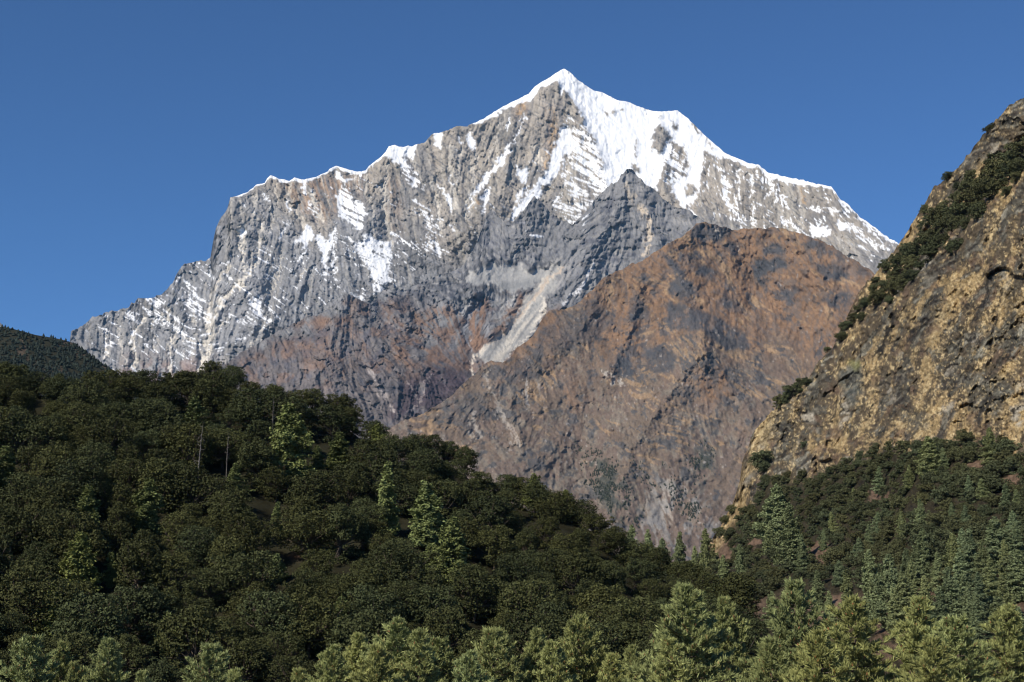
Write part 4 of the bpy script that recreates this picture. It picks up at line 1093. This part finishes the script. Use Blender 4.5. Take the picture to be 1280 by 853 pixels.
ONES = 'first second third fourth fifth sixth seventh eighth ninth tenth eleventh twelfth thirteenth fourteenth fifteenth sixteenth seventeenth eighteenth nineteenth'.split()
TENS = {2: ('twenty', 'twentieth'), 3: ('thirty', 'thirtieth'), 4: ('forty', 'fortieth'), 5: ('fifty', 'fiftieth'), 6: ('sixty', 'sixtieth'), 7: ('seventy', 'seventieth'), 8: ('eighty', 'eightieth')}
def ordinal(n):
    if n <= 19: return ONES[n - 1]
    t, o = divmod(n, 10)
    return TENS[t][1] if o == 0 else TENS[t][0] + '-' + ONES[o - 1]
def bearing(dx, dy):
    """Where something stands from a landmark, in the words of someone looking at the slope."""
    a = math.degrees(math.atan2(-dy * 1.4, dx)) % 360
    return ['right of', 'up and right of', 'straight above', 'up and left of', 'left of', 'down and left of', 'straight below', 'down and right of'][int((a + 22.5) // 45) % 8]
def relate(items, marks, noun):
    """Give each (u, v) a label: how far out it stands, which way, from which landmark (none shared)."""
    buckets = {}
    for i, (u, v) in enumerate(items):
        k = min(range(len(marks)), key=lambda j: (marks[j][0] - u) ** 2 + 2.0 * (marks[j][1] - v) ** 2)
        b = bearing(u - marks[k][0], v - marks[k][1])
        buckets.setdefault((k, b), []).append((math.hypot(u - marks[k][0], (v - marks[k][1]) * 1.4), i))
    out = [None] * len(items)
    for (k, b), L_ in buckets.items():
        L_.sort()
        for n, (_, i) in enumerate(L_):
            out[i] = (noun + ' next ' + b + ' ' if n == 0 else noun + ', ' + ordinal(n + 1) + ' ' + b + ' ') + marks[k][2]
    return out

# ---- pale conifers on the left hill: u, top, foot, variant, label, landmark phrase
HILL_CONIFERS = [
 (358,503,588,2,'broad pale green conifer standing brightest just under the hilltop','broad bright conifer under hilltop'),
 (242,494,532,1,'pale conifer crown standing clear of the oaks high at left, above bare trunks','high conifer above bare trunks'),
 (293,578,606,1,'low wide bright conifer top beside the bare grey trunks','low bright conifer beside bare trunks'),
 (106,606,662,0,'upper of two pale conifers stacked one above the other','upper of two stacked conifers'),
 (99,665,735,2,'lower of two pale conifers stacked one above the other','lower of two stacked conifers'),
 (182,597,655,0,'bright conical conifer among oaks halfway up the left slope','bright conical conifer halfway up'),
 (64,730,790,2,'bluish green drooping conifer low down near the left edge','drooping conifer near left edge'),
 (206,763,808,1,'thin pale conifer low on the slope, with few boughs','thin low conifer with few boughs'),
 (346,626,656,3,'small slim yellowish conifer in the middle of the hill','small slim conifer at mid hill'),
 (424,538,574,0,'pale conifer near the crest right of the broad bright one','crest conifer right of broad one'),
 (395,556,580,3,'small pale conifer tip between two larger ones near the crest','small tip between crest conifers'),
 (470,528,562,1,'pale green conifer half hidden behind oaks on the falling crest','conifer half hidden behind crest oaks'),
 (484,576,658,3,'tall layered grey green conifer, leftmost of three on the right half','leftmost of three layered conifers'),
 (532,598,672,0,'layered pale conifer, middle one of three on the right half','middle one of three layered conifers'),
 (566,643,722,2,'pale layered conifer, lowest and rightmost of three','lowest of three layered conifers'),
 (537,676,706,1,'short yellow green conifer tucked left of the lowest layered one','short yellow conifer'),
 (669,590,624,1,'green conifer poking out of the crest halfway down its right flank','conifer poking from right crest'),
 (708,610,634,2,'flat topped dark conifer on the crest further down the right flank','flat topped crest conifer'),
 (423,744,810,3,'dull green conifer low on the hill behind the near pines','dull conifer behind near pines'),
 (3,558,596,0,'pale conifer cut by the left edge of the hill','conifer cut by left edge'),
 (138,690,722,3,'slim pale conifer beside the lower of the two stacked ones','slim conifer beside stacked pair'),
 (345,690,716,1,'faint pale conifer tip deep among the oaks','faint tip deep among oaks'),
]
hill_marks = []
def rG_at(u, v): return float(CV_G.sample(R_G, np.array([float(u)]), np.array([float(v)]))[0])
for i, (u, vt, vf, k, lab, short) in enumerate(HILL_CONIFERS):
    vb = vf + 12
    r = rG_at(u, max(vb, groundG(u) + 2)) 
    H = ray_h(vt, r) - ray_h(vb, r)
    plant('conifer_tree', ('trunk', 'crown'), HILLCON[k], u, vb, r, H, lab, 'conifer', 'pale conifers on the left hill', .4, {1: 1.25, 0: 1.15}.get(k, 1.05) * (1.45 if vf - vt < 45 else 1.15))
    hill_marks.append((u, (vt + vf) / 2, 'the ' + short))

# ---- bare trunks
for i, (u, vt, vb, lab) in enumerate([(246,528,606,'bare grey trunk under the high pale conifer'), (283,540,592,'thin bleached dead tree right of the grey trunk, among dark oaks'), (428,484,516,'bare bleached snag sticking up from the crest'), (341,497,540,'leaning bare pale trunk left of the broad bright conifer'),
                                (1038,735,762,'pale bare trunk on red soil between two right hand conifers')]):
    if u < 900:
        r = rG_at(u, vb) - 6
    else:
        r = float(CV_E.sample(R_E, np.array([float(u)]), np.array([float(vb)]))[0])
    H = ray_h(vt, r) - ray_h(vb, r)
    plant('dead_tree', ('trunk',), DEADS[i % 2], u, vb, r, H, lab, 'dead tree', None, .2, .55)

# ---- oaks: along the crest, then over the face
g = np.random.default_rng(77)
crest_oaks, face_oaks = [], []
u = -185.0
while u < 905:
    vt = float(topG(u)) + g.normal(0, 3.0)
    vb = float(groundG(u)) + abs(g.normal(0, 4)) + 2
    crest_oaks.append((u, vb, vt))
    u += 19 + 10 * g.random()
pts = [(a, b) for a, b, _ in crest_oaks]
cand = np.stack([g.random(70000) * 1180 - 200, 470 + g.random(70000) * 425], 1)
for (uu, vv) in cand:
    if vv < groundG(uu) + 7: continue
    r = rG_at(uu, vv)
    dx = 6.5 * FOCAL / r
    if any(((uu - a) / dx) ** 2 + ((vv - b) / (dx * .62)) ** 2 < 1 for a, b in pts): continue
    top = vv - 11.5 * FOCAL / r
    if any(abs(uu - c[0]) < 31 and vv > c[2] - 12 and top < c[2] - .3 * (c[2] - c[1]) for c in HILL_CONIFERS): continue
    if any(abs(uu - a) < 16 and b - 2 < vv < b + 34 for a, b in ((246, 600), (283, 590), (341, 536))): continue
    pts.append((uu, vv)); face_oaks.append((uu, vv))
face_oaks = [p for p in face_oaks if p[1] < 888]
n_out = sum(1 for c in crest_oaks if c[0] < -15)       # those standing beyond the picture's left edge
def crest_place(n):
    return ordinal(n - n_out + 1) + ' from the left' if n >= n_out else ordinal(n_out - n) + ' beyond the left edge'
for n, (u, vb, vt) in enumerate(sorted(crest_oaks)):
    r = rG_at(u, vb)
    H = max(4.5, ray_h(vt, r) - ray_h(vb, r))
    plant('oak_tree', ('trunk', 'crown'), OAKS[int(g.integers(8))], u, vb, r, H, 'dark evergreen oak on the crest of the left hill, ' + crest_place(n), 'oak tree', 'oaks on the left hill', .3, 9.0 / H * (.95 + .25 * g.random()))
labs = relate([(u, v - 18) for u, v in face_oaks], hill_marks, 'dark oak')
for (u, vb), lab in zip(face_oaks, labs):
    r = rG_at(u, vb)
    H = 10.0 * (.7 + .6 * g.random() ** 1.3)
    plant('oak_tree', ('trunk', 'crown'), OAKS[int(g.integers(8))], u, vb, r, H, lab, 'oak tree', 'oaks on the left hill', .3, 1.0 + .15 * g.random())


# ---- conifers in the notch and on the right slope: u, top, foot
def rE_at(u, v): return float(CV_E.sample(R_E, np.array([float(u)]), np.array([float(v)]))[0])
NOTCH = [(788,655,690,'dim slender conifer rising first left in the notch below the brown mountain'), (812,660,705,'tallest bluish conifer standing in the notch'), (830,672,710,'short broad conifer between two taller ones in the notch'),
         (851,664,706,'bluish conifer, third tall one along the notch'), (868,682,712,'low blunt conifer filling the notch before the cliff foot'), (883,660,706,'conifer at the right end of the notch, against the cliff foot')]
for i, (u, vt, vb, lab) in enumerate(NOTCH):
    vb = max(vb + 14, float(polyline_fn(SKY_E)(u)) + 3)
    r = rE_at(u, vb)
    plant('conifer_tree', ('trunk', 'crown'), SLOPECON[i % 5], u, vb, r, ray_h(vt, r) - ray_h(vb, r), lab, 'conifer', 'conifers in the notch', .5, 1.0)
SLOPE = [(973,606,672,1.25),(964,650,690,1.1),(983,655,700,1.1),(996,628,706,1),(1006,668,714,1),(904,693,727,1.2),(927,680,716,1.2),(1166,546,594,1.25),(1138,581,607,1.1),(1101,583,612,1.1),(1239,536,577,1.1),(1152,624,660,1.1),(1258,605,634,1.1),(1228,598,620,1.1),(1212,594,615,1),
 (1024,713,760,1.15),(1063,713,770,1),(1093,688,770,1),(1113,695,778,1),(1134,686,726,1.1),(1154,662,722,1.1),(1193,668,722,1.1),(1217,662,718,1.1),(1245,648,710,1.15),(1272,654,702,1.1),(1134,718,780,1.1),(1160,721,788,1.1),(1201,690,755,1.1),(1191,710,772,1.2),(1239,698,756,1.2),
 (1272,690,748,1.2),(963,738,778,1.2),(1248,746,790,1.2),(1219,742,800,1.1),(1178,740,800,1.1),(1266,640,676,1),(1173,690,735,1),(1085,790,840,1.2),(1050,700,728,.9),(940,760,800,1.2),(985,745,800,1.1),(1275,760,815,1.2),(1205,790,840,1.2),(1036,738,790,1),(1148,752,806,1.1),(1256,722,776,1.1),(1258,676,720,1),(1205,662,706,1),(1226,716,768,1.1),(1213,728,786,1),(1122,735,792,1.1),(1040,640,664,1),(1180,560,584,.9),(1068,610,632,.9),(1128,640,668,1),(1085,655,684,1),(1206,632,662,1),(1030,660,684,.9),(1272,612,640,1),(1142,700,748,1),(1098,640,664,1),(1190,628,652,1),(1075,672,700,1),(1232,676,722,1)]
slope_marks = []
rows = {'upper': [], 'middle': [], 'lower': []}
for c in SLOPE: rows['upper' if c[2] < 665 else 'middle' if c[2] < 745 else 'lower'].append(c)
for row, L_ in rows.items():
    for n, (u, vt, vb, wd) in enumerate(sorted(L_)):
        vb2 = vb + 4
        r = rE_at(u, vb2)
        H = ray_h(vt, r) - ray_h(vb2, r)
        lab = ('tall ' if H > 14 else 'short ' if H < 9 else 'mid sized ') + 'blue green conifer on the right slope, ' + ordinal(n + 1) + ' from left in the ' + row + ' row'
        k = int(g.integers(5))
        plant('conifer_tree', ('trunk', 'crown'), SLOPECON[k], u, vb2, r, H, lab, 'conifer', 'conifers on the right slope', .3, wd * (1.25 if H < 10 else 1.08))
        slope_marks.append((u, (vt + vb) / 2, 'the ' + row + ' row\'s ' + ordinal(n + 1) + ' conifer'))

# ---- scrub oaks on the right slope
edge = polyline_fn([(690,790),(745,758),(785,736),(815,724),(845,716),(870,708),(895,698),(914,668),(935,640),(951,618),(955,603),(987,598),(1024,604),(1060,582),(1097,563),(1150,565),(1174,559),(1211,551),(1260,560),(1280,588),(1340,600),(1420,610)])
soils = [(1024,690,17,12),(1100,622,18,6),(1225,585,20,6),(943,678,13,5),(1052,762,30,17),(1120,785,22,14),(1215,748,20,10),(1236,690,20,7),(1010,765,20,14),(1264,600,12,6),(905,690,8,18)]
scrub = []
cand = np.stack([770 + g.random(60000) * 640, 555 + g.random(60000) * 260], 1)
low = polyline_fn([(760,742),(840,745),(900,765),(1000,735),(1100,735),(1200,745),(1320,745),(1420,760)])
for (uu, vv) in cand:
    if vv < edge(uu) or vv > low(uu): continue
    if any(((uu - a) / c) ** 2 + ((vv - 8 - b) / d) ** 2 < 1 for a, b, c, d in soils): continue
    r = rE_at(uu, vv)
    dx = 5.45 * FOCAL / r
    if any(((uu - a) / dx) ** 2 + ((vv - b) / (dx * .60)) ** 2 < 1 for a, b in scrub): continue
    top = vv - 5 * FOCAL / r
    if any(abs(uu - c[0]) < 13 and vv > c[2] and top < c[2] - 5 for c in SLOPE): continue
    scrub.append((uu, vv))
labs = relate([(u, v - 8) for u, v in scrub], slope_marks, 'dark scrub oak')
for (u, v), lab in zip(scrub, labs):
    plant('scrub_oak', ('stem', 'crown'), SCRUBS[int(g.integers(5))], u, v, rE_at(u, v), 5.6 * (.75 + .5 * g.random()), lab, 'scrub oak', 'scrub oaks on the right slope', .3, 1.0 + .25 * g.random())


# ---- bushes in the cliff gully and on its ledges
band = [(1282,190,16),(1276,205,14),(1266,200,13),(1262,216,15),(1250,222,16),(1244,208,12),(1236,226,14),(1240,240,14),(1228,240,16),(1226,256,12),(1216,252,15),(1206,262,13),(1212,238,10),(1202,246,11),(1196,272,14),(1186,266,12),(1190,284,12),(1176,284,14),(1180,298,10),
        (1166,292,13),(1170,308,10),(1158,306,14),(1162,320,10),(1148,316,13),(1150,332,12),(1138,330,14),(1142,346,10),(1126,338,13),(1130,354,12),(1116,346,12),(1118,362,13),(1108,336,9),(1106,358,12),(1100,374,9),(1112,376,8),(1096,352,9),(1122,326,9),(1134,316,10),(1156,262,8),(1160,276,7),(1152,284,8),(1214,222,9),(1196,232,7),
        (1092,362,8),(1082,378,9),(1072,386,8),(1066,398,9),(1058,408,8),(1054,420,8),(1078,396,7),(1190,313,8),(1196,308,7),(1000,484,9),(992,490,10),(984,498,9),(975,505,8),(1008,478,8),(954,578,10),(957,584,8),(1006,556,6),(1186,222,5),(1240,157,6),(1236,161,5),(1260,238,10),(1272,222,9),(1256,206,12),(1034,438,5),(1222,268,9),(1208,280,8),(908,650,6),(915,640,7),(900,668,6)]
band = [b for b in band if b[0] < 1284]
for n, (u, v, hw) in enumerate(sorted(band, key=lambda b: -b[1])):
    hw *= 1.05
    vb = v + hw * .55
    r = rE_at(u, vb) - 1.0
    Wm = 2 * hw * r / FOCAL
    lab = 'dark green bush rooted in the cliff gully or ledges, ' + ordinal(n + 1) + ' from the bottom'
    plant('cliff_bush', ('stem', 'crown'), SCRUBS[int(g.integers(5))], u, vb, r, Wm * (.55 + .5 * g.random()), lab, 'bush', 'bushes on the cliff', .3, .9 + .35 * g.random())

# ---- near pines along the foot of the picture
NEAR = [(870,735,172,1.15,2,'large rounded pine at the foot of the hill, widest of the near pines'),(925,750,190,.85,1,'slimmer blue green pine just right of the large rounded pine'),(998,731,178,1.0,0,'tall open pine with dark gaps, centred on the red soil patch'),
        (1085,757,160,1.1,2,'broad dense pine standing below the two tall slope conifers'),(1150,757,175,.95,1,'narrow topped pine right of the broad dense pine'),(1222,782,165,1.0,0,'full pine in the lower right corner group'),(1270,768,180,.95,3,'pine cut by the right edge of the picture'),
        (1040,792,150,.9,3,'short pine between the open pine and the broad dense pine'),(1180,808,150,.9,2,'low spreading pine in front of the narrow topped pine'),(960,800,160,.9,3,'low pine in front of the slim blue green pine'),
        (492,775,175,1.0,2,'tallest pale pine in the clump at centre left'),(436,793,180,.75,1,'pale pine at left of the centre clump'),(458,806,165,.8,3,'low pale pine inside the centre clump, left of the tallest'),(545,797,178,.85,0,'pale pine at right of the centre clump'),(516,788,170,.75,1,'pale pine just right of the tallest in the clump'),(405,806,170,.7,3,'reddish tipped small pine left of the centre clump'),
        (619,784,172,.8,0,'pale pine standing left in the middle pair'),(656,786,176,.7,1,'narrow pale pine standing right in the middle pair'),(590,812,165,.7,3,'low pine filling between the clump and the pair'),(728,771,178,.95,2,'bright yellow green pine right of the middle pair'),(690,800,170,.8,3,'lower pine between the pair and the bright pine'),(770,818,170,.7,1,'low dim pine between the bright pine and the large rounded pine'),(792,806,200,.6,3,'small yellowish pine left of the large rounded pine'),
        (22,806,172,.75,0,'pale pine top nearest the left edge'),(64,812,178,.6,1,'pale slim pine top, second from the left edge'),(128,807,174,.75,2,'pale pine top, third along from the left edge'),(92,834,165,.55,3,'very low russet tipped pine among the left three'),(160,845,160,.55,1,'very low pine top right of the left three'),(254,809,172,.75,0,'single pale pine top standing apart at lower left'),(287,838,165,.55,3,'low pine top beside the single pale pine'),(375,838,160,.6,1,'low pine top at the far left of the centre clump'),(845,800,160,.8,1,'pine at the left shoulder of the large rounded pine')]
for (u, vt, r, wd, k, lab) in NEAR:
    zt = ray_h(vt, r)
    zb = GROUND_Z
    vb = float(np.interp(zb, [ray_h(1100, r), ray_h(700, r)], [1100, 700]))
    for _ in range(6):
        vb += (ray_h(vb, r) - zb) * FOCAL / r * .9
    H = zt - zb
    plant('pine_tree', ('trunk', 'crown'), PINES[k], u, vb, r, H, lab, 'pine tree', 'near pines along the foot', .3, wd * 1.1 * 24.0 / H)

# ---- far woods: too many and too small to count
def far_wood(name, spots, label, mat):
    P_ = Pile()
    gg = np.random.default_rng(9)
    for (p, h, w) in spots:
        for (z0, z1, rr) in ((.1, .7, 1.0), (.42, 1.0, .66)):
            a = np.linspace(0, 6.283, 6)[:-1] + gg.random() * 6
            rad = w * rr * (.7 + .6 * gg.random(5))
            ring = np.stack([p[0] + np.cos(a) * rad, p[1] + np.sin(a) * rad, np.full(5, p[2] + h * z0) + gg.normal(0, .06 * h, 5)], 1)
            v = np.concatenate([ring, [[p[0], p[1], p[2] + h * z1]]])
            P_.add(v, [(i, (i + 1) % 5, 5) for i in range(5)])
    return link(name, P_.mesh(name, mat, False), kind='stuff', label=label)
spots = []
for i in range(3600):
    u = -120 + 330 * g.random()
    v = float(fnD(u)) + 1 + 105 * g.random() ** 1.0
    if v > 540: continue
    r = float(CV_D.sample(R_D, np.array([u]), np.array([v]))[0])
    spots.append((point(u, v, r), 6.5 * (.6 + .7 * g.random()), 3.6 * (.7 + .5 * g.random())))
far_wood('forest', spots, 'dark wood on the far left ridge', M_FARTREE)
spots = []
M = CV_B.poly([(718,556),(748,562),(770,590),(792,625),(800,665),(772,655),(748,618),(730,590)], 5) + CV_B.poly([(862,562),(890,560),(892,590),(870,596)], 4) + .5 * CV_B.poly([(850,610),(870,620),(875,640),(860,650)], 3) + .35 * CV_B.poly([(800,560),(880,640),(870,660),(790,590)], 6)
M = M * smooth(-.5, .6, fractal(CV_B.shape, 12, 5001))
while len(spots) < 1000:
    u, v = 700 + 210 * g.random(), 545 + 130 * g.random()
    if float(CV_B.sample(M, np.array([u]), np.array([v]))[0]) < g.random(): continue
    r = float(CV_B.sample(R_B, np.array([u]), np.array([v]))[0])
    spots.append((point(u, v, r), 12 * (.5 + .7 * g.random()), 3.4 * (.7 + .5 * g.random())))
far_wood('woods', spots, 'dark conifer woods low on the brown mountainside', M_FARWOOD)
# ------------------------------------------------------------------ the air
def build_haze():
    x0, x1, y0, y1, z0, z1 = -20500, 20500, -20500, 20500, GROUND_Z - 12, 5300
    v = [(x, y, z) for x in (x0, x1) for y in (y0, y1) for z in (z0, z1)]
    f = np.array([[0, 1, 3, 2], [4, 6, 7, 5], [0, 4, 5, 1], [2, 3, 7, 6], [0, 2, 6, 4], [1, 5, 7, 3]])
    m = bpy.data.materials.new('thin_mountain_air')
    m.use_nodes = True
    nt = m.node_tree
    for n in list(nt.nodes):
        if n.type != 'OUTPUT_MATERIAL': nt.nodes.remove(n)
    pv = nt.nodes.new('ShaderNodeVolumePrincipled')
    pv.inputs['Color'].default_value = (0.20, 0.60, 1.0, 1)
    pv.inputs['Density'].default_value = HAZE_DENSITY
    nt.links.new(pv.outputs[0], nt.nodes['Material Output'].inputs['Volume'])
    me = mesh_from('haze', np.array(v, float), f, [m])
    link('haze', me, kind='stuff', label='thin blue air between the valley and the peak')
build_haze()
